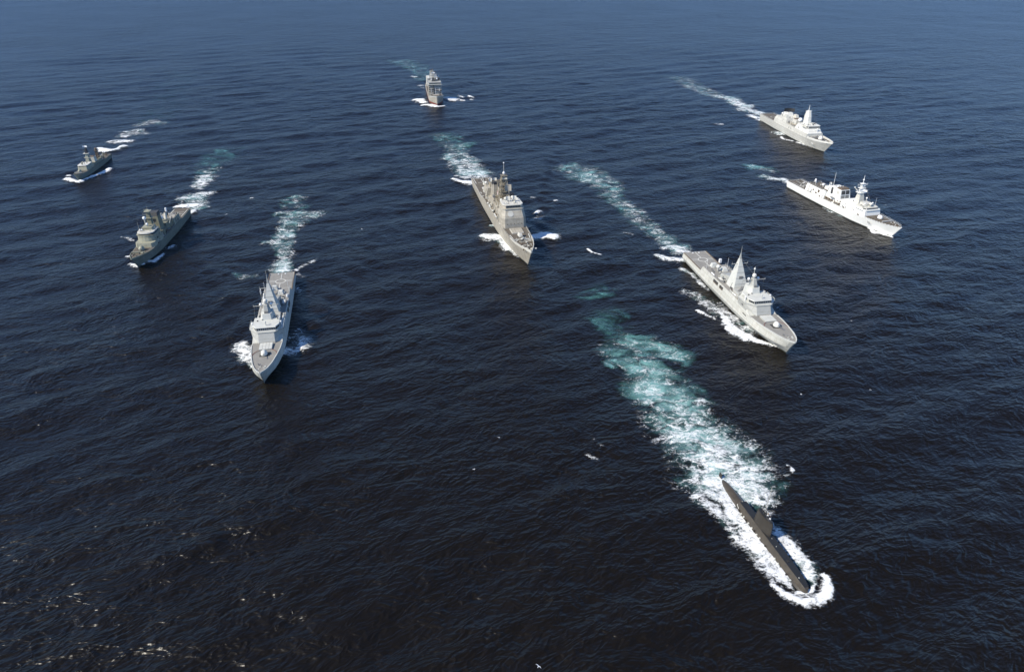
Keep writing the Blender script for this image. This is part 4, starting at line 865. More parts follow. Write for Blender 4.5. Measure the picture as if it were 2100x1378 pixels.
    for sg in (-1, 1): boat_part(sh, L, 66, sg*6.5, 12.0, 7, 'mid', 'tan_dark'); MB(L).tube((73, sg*7.2, 11.7), (73, sg*6.4, 16.2), .25).tube((73, sg*6.4, 16.2), (70, sg*7.6, 17.2), .2).build('boat_crane', 'cream_hi', sh)
    for sg in (-1, 1): MB(L).tube((78, sg*6.0, 12.3), (81, sg*4.2, 13.3), .5).tube((79, sg*6.4, 12.3), (82, sg*4.6, 13.3), .5).build('missile_canister', 'mid', sh)
    clutter(sh, L, 61, 82, 7.2, 11.8, 24, mats=('cream', 'tan_dark', 'mid', 'dark'), seed=32, hmax=1.8)
    # after block, hangar
    MB(L).prism([(80.5, -8.05), (107.5, -7.95), (107.5, 7.95), (80.5, 8.05)], [(82, -7.0), (104.5, -6.9), (104.5, 6.9), (82, 7.0)], 11.4, (15.8, 14.6, 14.6, 15.8)).build('hangar', Wt, sh)
    MB(L).prism([(88, -3.6), (98.5, -3.6), (98.5, 3.6), (88, 3.6)], [(90.5, -2.6), (97.5, -2.6), (97.5, 2.6), (90.5, 2.6)], 15.2, 19.4).build('funnel', 'cream_hi', sh)
    for y in (-5.2, 5.2): MB(L).prism([(84, y-1.7), (91, y-1.7), (91, y+1.7), (84, y+1.7)], [(85.3, y-1.2), (90, y-1.2), (90, y+1.2), (85.3, y+1.2)], 15.0, 18.2).build('exhaust_stack', 'cream', sh)
    MB(L).tube((95, 0, 19.3), (95, 0, 20.2), 1.0).build('radar_pedestal', 'dark', sh)
    o = dish(sh, L, 94.2, 0, 21.6, 10.0, 3.4, 'black', .1, 'air_search_radar', yaw=.3)
    MB(L).tube((104, 0, 14.8), (104, 0, 16.4), .9, .7).ball((104, 0, 16.8), .85, n=10, k=5, sq=(1, 1, 1.4)).build('close_in_gun', 'cream_hi', sh)
    radome(sh, L, 100.5, -3.4, 17.0, 1.0, 'white', 1.2)
    MB(L).tube((35.8, 2.5, 12.0), (35.8, 2.5, 14.6), .5, .4).tube((35.8, .2, 14.6), (35.8, 4.8, 14.6), .3).ball((35.8, 2.5, 15.6), .7, n=8, k=5).build('close_in_gun', 'white', sh)
    clutter(sh, L, 98, 104, 6, 14.9, 10, mats=('cream_hi', 'mid'), seed=33, hmax=1.3); clutter(sh, L, 40, 50, 6, 18, 12, mats=('cream_hi', 'mid', 'dark'), seed=34, hmax=1.2)
    MB(L).box(106.3, 106.9, -4, 4, 7.6, 11.0).build('hangar_door', 'mid', sh)
    MB(L).disc_ring((126, 0), 3.0, 3.4, 7.62, 7.65, n=28).build('landing_circle', 'line', sh)
    MB(L).box(52.5, 54, -7.75, -7.3, 13.2, 14.0).build('side_opening', 'dark', sh)
    for k in range(3): MB(L).tube((44+k*9, -7.9+.0*k, 12.3), (44+k*9, -7.9, 13.4), .12).build('rail_post', 'mid', sh)
    railing(sh, L, [(108, 8.2, 7.5), (143, 7.6, 7.4), (143, -7.6, 7.4), (108, -8.2, 7.5)], h=1.2, mat='cream_hi'); railing(sh, L, [(62, -7.9, 11.8), (80, -7.9, 11.8)], mat='cream')
    fittings(sh, L, 62, 79, 8.5, 8.1, 8.3, 11.4, 4, 89, mats=('mid', 'cream_hi')); fittings(sh, L, 84, 104, 7.9, 7.0, 11.6, 14.6, 4, 90, mats=('mid', 'cream_hi')); clutter(sh, L, 84, 98, 6, 15.1, 16, mats=('cream_hi', 'mid', 'dark'), seed=38, hmax=1.6, smax=1.4)
    rigging(sh, L, [((54.5, 0, 31), (90, 0, 19)), ((54.5, 3, 28.7), (45, 6, 18)), ((54.5, -3, 28.7), (45, -6, 18))])
    hull_text(sh, L, 'F805', 24.5, -7.35, 5.0, 2.4, 0, 'pale', tilt=R(17))
defence_frigate()

# ------------------------------------------------------------------ olive grey frigate
def olive_frigate():
    sh, L = ship_at('olive', 'frigate', 'olive-grey frigate with two white radomes and a tiered curved bridge', 'warship')
    st = [(0, .3, 9.6, .05, 8), (3, 1.9, 9.4, .2, 7.2), (9, 4.3, 8.9, 1.0, 5), (18, 6.2, 8.3, 3.0, 2.2), (28, 7.2, 8.0, 4.9, 1), (42, 7.5, 7.8, 6.2, 0), (76, 7.5, 7.6, 6.5, 0), (88, 7.3, 7.4, 6.3, 0), (L, 6.6, 7.2, 5.4, 0)]
    A, B = 'olive', 'olive_lt'
    hull(sh, L, st, 'green_grey', kn=.5, bz=.8)
    deck(sh, L, st, 1, 90, 'deck_brown', 'main_deck', inset=.3); deck(sh, L, st, 90.2, L-.3, 'deck_brown', 'flight_deck', inset=.5, dz=.06)
    bulwark(sh, L, st, 0, 14, .9, B, th=.3, h1=.4, name='bow_bulwark')
    MB(L).frust((13.5, 14.1, -4.8, 4.8), (13.2, 13.8, -4.8, 4.8), 8.4, 9.9).build('breakwater', B, sh)
    clutter(sh, L, 4, 13, 2.8, 8.9, 12, mats=(B, 'cream', 'rust', 'dark'), seed=41, hmax=.9)
    gun(sh, L, 20.3, 8.3, 1.25, B, 5.2, el=.2)
    MB(L).prism([(25.5, -5.2), (28.5, -7.1), (46, -7.1), (46, 7.1), (28.5, 7.1), (25.5, 5.2)], [(26.1, -5.0), (29, -6.8), (46, -6.8), (46, 6.8), (29, 6.8), (26.1, 5.0)], 7.8, 11.2).build('lower_bridge_tier', B, sh)
    def arc(s0, w_, s1): return [(s0+(1-cos(t))*3.6*(w_/6.5), w_*sin(t)) for t in np.linspace(-pi/2, pi/2, 9)]+[(s1, w_), (s1, -w_)]
    MB(L).prism(arc(29.6, 6.2, 46), arc(30.4, 6.0, 46), 11.2, 15.4).build('bridge_block', B, sh)
    MB(L).prism(arc(30.0, 6.9, 46), arc(30.0, 6.9, 46), 15.4, 15.7).build('bridge_wing_deck', B, sh)
    MB(L).prism(arc(30.9, 5.6, 44), arc(31.1, 5.6, 44), 15.7, 16.8).build('wheelhouse_window_band', 'glass', sh)
    MB(L).prism(arc(30.5, 6.0, 44.5), arc(30.7, 5.9, 44.5), 16.8, 17.5).build('wheelhouse_roof', 'cream', sh)
    sym(sh, L, 'signal_deck_house', B, 37, 45, 4.2, 17.5, 19.4, 3.6)
    for y in (-4.0, -2.6): radome(sh, L, 35, y, 18.7, .62, 'white', .5)
    radome(sh, L, 40, 0, 21.2, .95, 'white', .9); radome(sh, L, 41.5, -1.5, 25.4, 1.3, 'white', 4.5)
    # mast
    MB(L).prism([(44, -1.9), (49, -1.9), (49, 1.9), (44, 1.9)], [(45.4, -.9), (47.8, -.9), (47.8, .9), (45.4, .9)], 17.5, 29.0).build('mast_tower', A, sh)
    for z in (24, 29): MB(L).box(44.0, 49.0, -2.2, 2.2, z, z+.3).build('mast_platform', B, sh)
    dish(sh, L, 44.6, 0, 30.6, 3.8, .9, B, .2); yard(sh, L, 46.5, 0, 26.5, 4.2, A, .16, 1.2); pole(sh, L, 47, 0, 29, 33, .15, .06, B)
    for sg in (-1, 1): pole(sh, L, 38, sg*5.8, 17.5, 24, .1, .05, 'cream', 'whip_aerial')
    # funnels
    MB(L).prism([(52, -4.2), (60.5, -4.2), (60.5, 4.2), (52, 4.2)], [(53.6, -3.2), (60, -3.2), (60, 3.2), (53.6, 3.2)], 9, 22.5).build('funnel', A, sh)
    MB(L).prism([(53.5, -3.3), (60.1, -3.3), (60.1, 3.3), (53.5, 3.3)], [(54.5, -2.9), (60.5, -2.9), (60.5, 2.9), (54.5, 2.9)], 22.5, 25.0).build('funnel_top', 'dark', sh)
    MB(L).box(53.0, 53.8, -1.4, 1.4, 18.0, 20.5).build('funnel_intake', 'black', sh)
    sym(sh, L, 'waist_house', A, 46, 66, 5.8, 7.7, 11.6, 5.5); sym(sh, L, 'after_house', A, 62, 74, 5.4, 7.7, 13.6, 4.8)
    radome(sh, L, 67.3, 0, 16.4, 1.7, 'white', 1.4)
    for y in (-2.2, 1.4):
        MB(L).tube((72, y+.4, 13.5), (73.4, y+.4, 18.6), 1.15, 1.05, n=12).build('exhaust_stack', 'cream', sh); MB(L).tube((72.9, y+.4, 18.3), (73.5, y+.4, 18.9), .95, .9, n=12).build('stack_mouth', 'black', sh)
    MB(L).tube((66, 6.0, 12), (70, 7.2, 17.5), .2, .14).tube((70, 7.2, 17.5), (71, 6.8, 12), .1).build('boat_crane', 'cream', sh)
    for sg in (-1, 1): boat_part(sh, L, 60, sg*6.6, 8.6, 6.5, 'rust', 'mid')
    # hangar and close-in gun
    sym(sh, L, 'hangar', B, 75, 89, 6.7, 7.5, 12.4, 6.1); MB(L).box(75.5, 88.6, -5.6, 5.6, 12.4, 12.55).build('hangar_roof', 'tan_grey', sh)
    MB(L).tube((84.5, -1.5, 12.5), (84.5, -1.5, 15.6), 1.0, .7).build('gun_mount', 'dark', sh); MB(L).tube((84.5, -1.5, 15.4), (84.5, -1.5, 18.0), .8, .75, n=12).ball((84.5, -1.5, 18.0), .75, n=12, k=5, z0=0.0).build('close_in_gun', 'white', sh)
    clutter(sh, L, 46, 75, 6.8, 8.0, 34, mats=('cream', 'rust', 'dark', A), seed=43, hmax=2.4, smax=2); clutter(sh, L, 75, 88, 5.6, 12.5, 14, mats=('cream', 'rust', 'dark', B), seed=44, hmax=1.4)
    clutter(sh, L, 33, 45, 5.4, 17.5, 14, mats=('cream', B, 'dark'), seed=45, hmax=1.5, smax=1.2); clutter(sh, L, 88, 93, 6, 7.5, 9, mats=('rust', 'dark', A), seed=46, hmax=1.8)
    marking(sh, L, 'deck_line', 'line', [((94, -5.5), (112, -5.5)), ((94, 5.5), (112, 5.5)), ((97, -4), (97, 4)), ((101, -5), (101, 5)), ((105, -4.6), (105, 4.6))], lambda s: 7.52, .5)
    railing(sh, L, [(14, 5.4, 8.6), (26, 7.0, 8.1)], mat='cream'); railing(sh, L, [(46, 7.3, 7.8), (74, 7.3, 7.7)], mat='cream'); railing(sh, L, [(90, 7.0, 7.4), (115, 6.4, 7.2), (115, -6.4, 7.2)], mat='rust')
    railing(sh, L, [(46, -7.3, 7.8), (74, -7.3, 7.7)], mat='cream')
    fittings(sh, L, 30, 45, 7.1, 6.8, 8, 11, 6, 91, mats=('dark', 'mid', 'cream')); fittings(sh, L, 33, 45, 6.2, 6.0, 11.4, 15.2, 5, 92, mats=('dark', 'mid')); fittings(sh, L, 47, 65, 5.8, 5.5, 7.9, 11.4, 11, 93, mats=('dark', 'rust', 'cream')); fittings(sh, L, 76, 88, 6.7, 6.2, 7.7, 12, 6, 94, mats=('dark', 'mid'))
    rigging(sh, L, [((47, 0, 31), (66, 0, 18)), ((46.5, 4, 26.5), (40, 6, 17.5)), ((46.5, -4, 26.5), (40, -6, 17.5))])
    hull_text(sh, L, 'F331', 33, 7.15, 4.2, 2.2, pi, 'mid', tilt=R(12))
olive_frigate()

# ------------------------------------------------------------------ small corvette
def corvette():
    sh, L = ship_at('corvette', 'corvette', 'smallest grey-green warship with a dark pylon mast topped by a white radar bar', 'warship')
    st = [(0, .25, 7.2, .05, 6), (2.5, 1.5, 7.0, .15, 5.5), (8, 3.5, 6.5, .9, 3.5), (16, 4.8, 6.0, 2.6, 1.5), (26, 5.3, 5.7, 4.0, 0), (52, 5.3, 5.2, 4.5, 0), (L, 4.6, 4.6, 3.9, 0)]
    hull(sh, L, st, 'green_grey', kn=.5, bz=.7, n=28)
    deck(sh, L, st, 1, L-.2, 'deck_brown', 'main_deck', inset=.3)
    bulwark(sh, L, st, 0, 9, .7, 'green_grey', th=.25, h1=.2, name='bow_bulwark')
    gun(sh, L, 12.6, 6.3, .95, 'olive_lt', 4, el=.25)
    clutter(sh, L, 3, 10, 2.4, 6.6, 8, mats=('olive', 'rust', 'cream'), seed=51, hmax=.7, smax=.9)
    MB(L).frust((8.8, 9.2, -3.3, 3.3), (8.6, 9.0, -3.3, 3.3), 6.3, 7.4).build('breakwater', 'cream', sh)
    MB(L).prism([(19.5, -3.9), (21, -4.9), (36, -4.9), (36, 4.9), (21, 4.9), (19.5, 3.9)], [(20.8, -3.5), (22, -4.4), (36, -4.4), (36, 4.4), (22, 4.4), (20.8, 3.5)], 5.5, 9.2).build('bridge_block', 'olive_lt', sh)
    panes(sh, L, (20.85, -3.3, 9.25), (20.85, 3.3, 9.25), (.1, 0, .75), 6)
    MB(L).prism([(20.95, -3.5), (22, -4.3), (33, -4.3), (33, 4.3), (22, 4.3), (20.95, 3.5)], [(21.1, -3.4), (22, -4.2), (33, -4.2), (33, 4.2), (22, 4.2), (21.1, 3.4)], 9.2, 10.1).build('wheelhouse', 'olive', sh)
    MB(L).prism([(20.6, -3.7), (22, -4.6), (33, -4.6), (33, 4.6), (22, 4.6), (20.6, 3.7)], [(20.8, -3.5), (22, -4.4), (33, -4.4), (33, 4.4), (22, 4.4), (20.8, 3.5)], 10.1, 10.5).build('wheelhouse_roof', 'cream_hi', sh)
    MB(L).tube((22.5, 0, 10.5), (22.5, 0, 12), .5).ball((22.5, 0, 12.6), .8, n=8, k=5).build('fire_control_radar', 'olive_lt', sh)
    clutter(sh, L, 22, 32, 3.6, 10.5, 12, mats=('cream', 'olive', 'olive_lt'), seed=52, hmax=1.3, smax=1.2)
    MB(L).prism([(34.5, -1.9), (40.5, -1.9), (40.5, 1.9), (34.5, 1.9)], [(36.8, -.9), (39.6, -.9), (39.6, .9), (36.8, .9)], 8, 17.5).build('pylon_mast', 'olive_lt', sh)
    MB(L).frust((36.8, 39.7, -1, 1), (38, 39.8, -.6, .6), 17.5, 22.6).build('pylon_mast_top', 'black', sh)
    dish(sh, L, 38.6, 0, 24.0, 4.2, 1.3, 'white', .1, 'radar_antenna', yaw=.1); pole(sh, L, 39, 0, 22.4, 24, .3, .2, 'mid')
    for z in (13.5, 17.5): MB(L).box(35.5, 39.5, -2.6, 2.6, z, z+.25).build('mast_platform', 'cream', sh)
    yard(sh, L, 38.6, 0, 19.5, 3.0, 'olive', .14, 1)
    sym(sh, L, 'funnel_house', 'cream', 43.5, 50, 3.4, 5.2, 12.0, 2.8, .8, -.4); sym(sh, L, 'waist_house', 'olive', 36, 60, 4.2, 5.2, 7.6, 4.0)
    MB(L).box(44.6, 49, -2.2, 2.2, 12.0, 12.5).build('funnel_top', 'rust', sh)
    lattice(sh, L, 61, 0, 7.4, 14.0, 2.6, 1.4, 'rust', 3, .25); MB(L).box(59.6, 62.4, -1.6, 1.6, 14, 14.4).build('mast_platform', 'rust', sh); MB(L).ball((61, 0, 15.8), 1.3, n=10, k=6).build('fire_control_radar', 'rust', sh); pole(sh, L, 61.5, 0, 16, 18.6, .2, .08, 'dark')
    for sg in (-1, 1):
        MB(L).tube((53, sg*1.2, 8.4), (57, sg*3.4, 9.6), .55).tube((54.2, sg*1.2, 8.4), (58.2, sg*3.4, 9.6), .55).build('missile_canister', 'rust', sh)
    MB(L).frust((66, 69, -1.3, 1.3), (66.4, 68.6, -1, 1), 5, 7.6).build('missile_box', 'olive_lt', sh)
    clutter(sh, L, 40, 80, 4.0, 5.4, 50, mats=('rust', 'olive', 'dark', 'cream', 'olive'), seed=53, hmax=2.6, smax=1.8)
    railing(sh, L, [(8, 3.3, 6.5), (20, 4.9, 5.9), (40, 5.1, 5.4), (83, 4.5, 4.6), (83, -4.5, 4.6), (40, -5.1, 5.4)], mat='olive_lt')
corvette()

# ------------------------------------------------------------------ replenishment tanker seen bow-on
def tanker():
    sh, L = ship_at('tanker', 'tanker', 'grey supply tanker coming straight bow-on with a red waterline, farthest ship of all', 'tanker')
    st = [(0, .5, 11.0, .1, 4), (2, 2.6, 10.8, .5, 4), (7, 5.6, 10.2, 2.0, 3), (14, 8.2, 9.4, 4.8, 1.5), (22, 9.5, 8.2, 7.6, 0), (30, 9.7, 7.0, 9.0, 0), (L-14, 9.7, 7.0, 9.2, 0), (L, 7.6, 7.4, 6.4, 0)]
    hull(sh, L, st, 'tan_grey', kn=.6, boot='antifoul', bz=2.3, n=26)
    deck(sh, L, st, .8, L-.4, 'deck_brown', 'main_deck', inset=.4)
    bulwark(sh, L, st, 0, 20, 1.3, 'haze_grey', th=.4, h1=1.2, name='bow_bulwark')
    sym(sh, L, 'forecastle_house', 'tan_grey', 15, 20, 3.6, 9.0, 11.0, 3.4)
    MB(L).tube((12, -1.5, 9.8), (12, 1.6, 9.8), 1.0).build('anchor_windlass', 'rust', sh); MB(L).tube((9, 3.4, 9.8), (9, 3.4, 11.6), .7, .6).build('mooring_post', 'dark', sh)
    clutter(sh, L, 7, 30, 6.8, lambda s: float(np.interp(s, [7, 22, 30], [10.2, 8.2, 7.0])), 30, mats=('tan_grey', 'rust', 'cream', 'dark'), seed=61, hmax=2.4, smax=2.4)
    # forward bridge tower (two blocks)
    MB(L).prism([(36, -8.6), (50, -8.6), (50, -2.2), (36, -2.2)], [(36.5, -8.4), (50, -8.4), (50, -2.4), (36.5, -2.4)], 7, 19.0).build('house_block', 'tan_grey', sh)
    MB(L).prism([(37, -1.6), (54, -1.6), (54, 8.6), (37, 8.6)], [(37.4, -1.4), (54, -1.4), (54, 8.2), (37.4, 8.2)], 7, 20.0).build('bridge_block', 'haze_grey', sh)
    MB(L).box(35.4, 54, -9.4, 9.4, 19.9, 20.3).build('bridge_wing_deck', 'haze_grey', sh)
    sym(sh, L, 'wheelhouse', 'haze_grey', 37.6, 50, 8.0, 20.3, 22.4, 7.8); panes(sh, L, (37.62, -7.4, 21.1), (37.62, 7.4, 21.1), (.0, 0, .8), 10)
    sym(sh, L, 'wheelhouse_roof', 'haze_grey', 37.0, 51, 8.3, 22.4, 22.8)
    MB(L).box(35.9, 36.2, -6.2, -4.9, 10.0, 13.4).build('doorway', 'rust', sh)
    MB(L).frust((44, 50, -3.4, 1.0), (45, 49, -2.6, .4), 22.8, 27.0).build('funnel', 'dark', sh)
    lattice(sh, L, 52, -1.0, 22.8, 34.5, 3.4, 1.2, 'haze_grey', 4, .25); yard(sh, L, 52, -1, 31, 4.6, 'haze_grey', .22, 1.4); yard(sh, L, 52, -1, 34, 3.4, 'rust', .2, 1.0)
    pole(sh, L, 52, -1, 34.5, 38.5, .2, .1, 'haze_grey'); radome(sh, L, 48, 3.4, 25.6, 1.1, 'white', 1.4); radome(sh, L, 46, -4.0, 25.0, .9, 'white', 1.2); dish(sh, L, 51, -1, 32.6, 4.6, 1.0, 'white', .1)
    for s in (64, 82):
        for sg in (-1, 1): MB(L).tube((s, sg*4.6, 7), (s, sg*4.6, 25), .55, .4).tube((s, sg*4.6, 22), (s+6, sg*8.2, 19), .3).build('replenishment_post', 'cream', sh)
        MB(L).tube((s, -5.2, 24.6), (s, 5.2, 24.6), .45).build('replenishment_beam', 'cream', sh)
    sym(sh, L, 'after_house', 'cream', 100, 122, 8.0, 7, 18, 7.6); sym(sh, L, 'after_funnel', 'cream', 110, 117, 2.6, 18, 26, 2.0); sym(sh, L, 'funnel_top', 'dark', 110.4, 116.6, 2.05, 26, 27.4, 1.9)
    for k in range(4): MB(L).tube((56, -4+k*2.6, 8.3), (98, -4+k*2.6, 8.3), .35).build('deck_pipe', 'rust', sh)
    railing(sh, L, [(22, -9.3, 8.2), (36, -9.5, 7.0)], mat='haze_grey'); railing(sh, L, [(22, 9.3, 8.2), (36, 9.5, 7.0)], mat='haze_grey')
    for y in (-6.6, -3.8, 2.6, 6.4):
        MB(L).tube((54.5, y, 20), (54.5, y, 31-abs(y)*.4), .35, .22).build('kingpost', 'white', sh)
    MB(L).box(50.5, 54.5, -7.2, -2.6, 20.3, 25.0).build('dark_mast_core', 'dark', sh); MB(L).box(49.5, 50.4, -6.6, -3.0, 20.4, 24.0).build('intake_house', 'haze_grey_light', sh)  # first box is a dark core added behind the masts, painting shaded gaps
    MB(L).box(50.6, 54, 1.6, 7.0, 22.8, 26.2).build('exhaust_house', 'dark', sh); MB(L).box(36.2, 37.4, -1.2, 8.4, 12.8, 13.2).build('catwalk', 'rust', sh); MB(L).box(35.6, 36.5, -8.4, -2.4, 14.4, 14.9).build('catwalk', 'dark', sh)  # dark exhaust_house box is the second core added to darken the mast gaps
    for y in (-5.4, 0.4, 5.2): MB(L).tube((33.5, y, 7.2), (33.5, y, 16.5), .32, .2).build('derrick_post', 'white', sh)
    for k in range(4):
        for q in range(5): MB(L).box(37.0+.1*k, 37.3+.1*k, -.6+q*1.9, .3+q*1.9, 9.2+k*2.7, 10.1+k*2.7).build('window', 'glass', sh)
    for k in range(3):
        for q in range(3): MB(L).box(35.9+.12*k, 36.2+.12*k, -8.0+q*1.9, -7.1+q*1.9, 11.2+k*2.6, 12.1+k*2.6).build('window', 'glass', sh)
    MB(L).box(36.0, 53, -2.3, -1.5, 7, 18.6).build('house_gap_shade', 'dark', sh)  # dark infill paints the shade between the two house blocks
    for s_, y in ((24, -5.5), (27, 4.6), (31, -2.0), (32, 6.2)): MB(L).tube((s_, y, 7.5), (s_, y, 13.2), .45, .3).tube((s_, y, 12.8), (s_-3.5, y+1.5, 14.5), .22).build('derrick', 'dark', sh)
tanker()

# ------------------------------------------------------------------ submarine
def submarine():
    sh, L = ship_at('sub', 'submarine', 'dark brown-black submarine running on the surface inside bright white foam', 'submarine')
    # pressure hull, mostly awash
    rings = []
    for s, r, zc in ((-1.6, .3, -1.3), (-1.2, 1.3, -1.3), (0, 2.0, -1.3), (2, 2.6, -1.35), (5, 3.0, -1.5), (12, 3.15, -1.7), (38, 3.15, -1.7), (44, 2.9, -1.6), (50, 2.3, -1.55), (56, 1.45, -1.6), (60.5, .6, -1.9)):
        rings.append([(s, r*cos(t), zc+r*sin(t)) for t in np.linspace(0, 2*pi, 25)[:-1]])
    MB(L).loft(rings).build('pressure_hull', 'sub', sh, smooth=True)
    # free-flooding casing with a hard ridge line along its crown
    rings = []
    for s, w_, z in ((-.6, .35, 1.0), (.1, 1.0, 1.6), (1.2, 1.5, 2.1), (3, 1.85, 2.35), (8, 2.15, 2.55), (16, 2.3, 2.65), (30, 2.3, 2.65), (42.4, 2.15, 2.5)):
        rings.append([(s, -w_*1.1, -.6), (s, -w_*1.03, z*.2), (s, -w_*.68, z*.94), (s, -w_*.62, z), (s, w_*.72, z), (s, w_*.78, z*.94), (s, w_*1.03, z*.2), (s, w_*1.1, -.6)])
    MB(L).loft(rings).build('casing', 'sub_hi', sh, smooth=True, ang=14)
    MB(L).loft([[(s, -w_*1.38, z-.05), (s, -w_*1.38, z+.04), (s, w_*1.7, z+.04), (s, w_*1.7, z-.05)] for s, w_, z in ((.3, .35, 1.63), (1.2, .6, 2.12), (3, .75, 2.36), (8, .88, 2.56), (16, .95, 2.66), (30, .95, 2.66), (42.2, .88, 2.51))]).build('casing_walkway', 'black', sh)
    rings = []
    for s, w_, z in ((42.2, 2.1, 2.1), (46, 2.05, 2.05), (50, 1.85, 1.9), (54, 1.45, 1.6), (56.6, .85, 1.2), (57.4, .3, .8)):
        rings.append([(s, -w_*1.15, -.6), (s, -w_*.95, z*.55), (s, -w_*.45, z*.92), (s, w_*.1, z), (s, w_*.7, z*.66), (s, w_*1.1, -.0), (s, w_*1.15, -.6)])
    MB(L).loft(rings).build('after_casing', 'sub_hi', sh, smooth=True)
    # sail: lens-shaped, leaning faces
    def lens(s0, s1, w_): return [(s0+(s1-s0)*(1-cos(t))/2, w_*sin(t)*(1-.25*cos(t+.3))) for t in np.linspace(0, 2*pi, 25)[:-1]]
    MB(L).loft([[(*p, z) for p in lens(a, b, w_)] for a, b, w_, z in ((22.8, 33.8, 1.75, 1.4), (23.1, 33.4, 1.5, 3.0), (23.5, 32.9, 1.35, 7.2), (23.8, 32.6, 1.25, 8.1))]).build('sail', 'sub', sh, smooth=True)
    MB(L).loft([[(*p, z) for p in lens(24.1, 32.3, 1.1)] for z in (8.0, 8.16)]).build('sail_top', 'black', sh)
    MB(L).box(25.0, 27.4, -.6, .6, 8.05, 8.22).build('bridge_well', 'dark', sh)
    for s, z1, r in ((28.6, 10.6, .16), (29.6, 9.8, .22), (30.6, 11.4, .14)): MB(L).tube((s, 0, 8), (s, 0, z1), r).build('periscope', 'dark', sh)
    MB(L).tube((29.9, .5, 8), (32.5, 2.6, 17.5), .09, .05, n=5).build('whip_aerial', 'tan_grey', sh)
    MB(L).tube((28.8, .2, 9.3), (30.6, -.2, 9.6), .3, .2).build('snorkel_head', 'mid', sh)
    # rudder tip and foreplane guards
    MB(L).prism([(58.0, -.16), (60.6, -.1), (60.6, .1), (58.0, .16)], [(58.6, -.1), (60.4, -.06), (60.4, .06), (58.6, .1)], -2.5, 2.3).build('rudder', 'sub', sh)
    for a, b in (((22.3, .2, 2.75), (22.2, 2.3, .75)), ((42.5, -2.0, 1.2), (42.5, 0, 2.45)), ((42.5, 0, 2.45), (42.5, 1.9, 1.0)), ((42.4, -2.0, 1.2), (40.5, -2.4, .9)), ((2.6, -1.0, 1.9), (4.4, -.4, 2.5)), ((17.5, -1.6, 2.05), (18.6, -.2, 2.75))): MB(L).tube(a, b, .11, n=5).build('white_line_fitting', 'line', sh)
    for k, s in enumerate((39.5, 37.8, 36, 34.4, 32.6, 30.2, 28.6, 26.8, 24.8, 21, 14.8, 12.6, 7.5, 5.0)): MB(L).box(s, s+.5, -2.9, -2.4, .45, .8 if k % 2 else .95).build('flooding_slot_lip', 'line' if k % 3 else 'sub', sh)
    MB(L).box(11, 11.9, -.5, .4, 2.3, 2.8).box(19.4, 21.4, .4, 1.5, 1.6, 2.5).build('deck_hatch', 'sub', sh)
    c = np.array([28.6, -1.245, 5.6]); MB(L).loft([[tuple(c+np.array([.28*cos(t), q, .28*sin(t)])) for t in np.linspace(0, 2*pi, 13)[:-1]] for q in (-.03, .05)]).build('sail_badge', 'flag_red', sh)
    sh.rotation_euler[0] = R(-4)
    return sh, L
sb, SL = submarine()
(sx, sy), shd, sk, _ = PLACE['sub']
def sub_world(s, y, z):
    c, d = cos(R(shd)), sin(R(shd)); lx, ly = (SL/2-s)*sk, y*sk
    ly += z*sk*sin(R(4)); return (sx+lx*c-ly*d, sy+lx*d+ly*c, z*sk)
pm = [person_mesh('shirt', 'navy'), person_mesh('navy', 'navy', 1), person_mesh('khaki', 'khaki')]
crew = [(25.4, -.35, 0, 'sailor in a white shirt standing foremost in the bridge well of the submarine'), (26.3, .35, 1, 'sailor in dark clothes with one arm out, on the submarine sail'), (27.2, -.2, 0, 'sailor in a white shirt and dark trousers behind the sail well'),
        (27.9, .45, 2, 'sailor in khaki overalls by the periscopes on the submarine sail'), (31.4, .1, 0, 'sailor in a white shirt at the after end of the sail')]
for s, y, k, lab in crew:
    o = bpy.data.objects.new('person', pm[k]); COL.objects.link(o); o.location = sub_world(s, y, 8.22 if s < 27.45 else 8.17); o.rotation_euler[2] = R(shd)-pi/2+rng.normal(0, .6)
    o['label'] = lab; o['category'] = 'person'; o['group'] = 'sailors on the submarine sail'

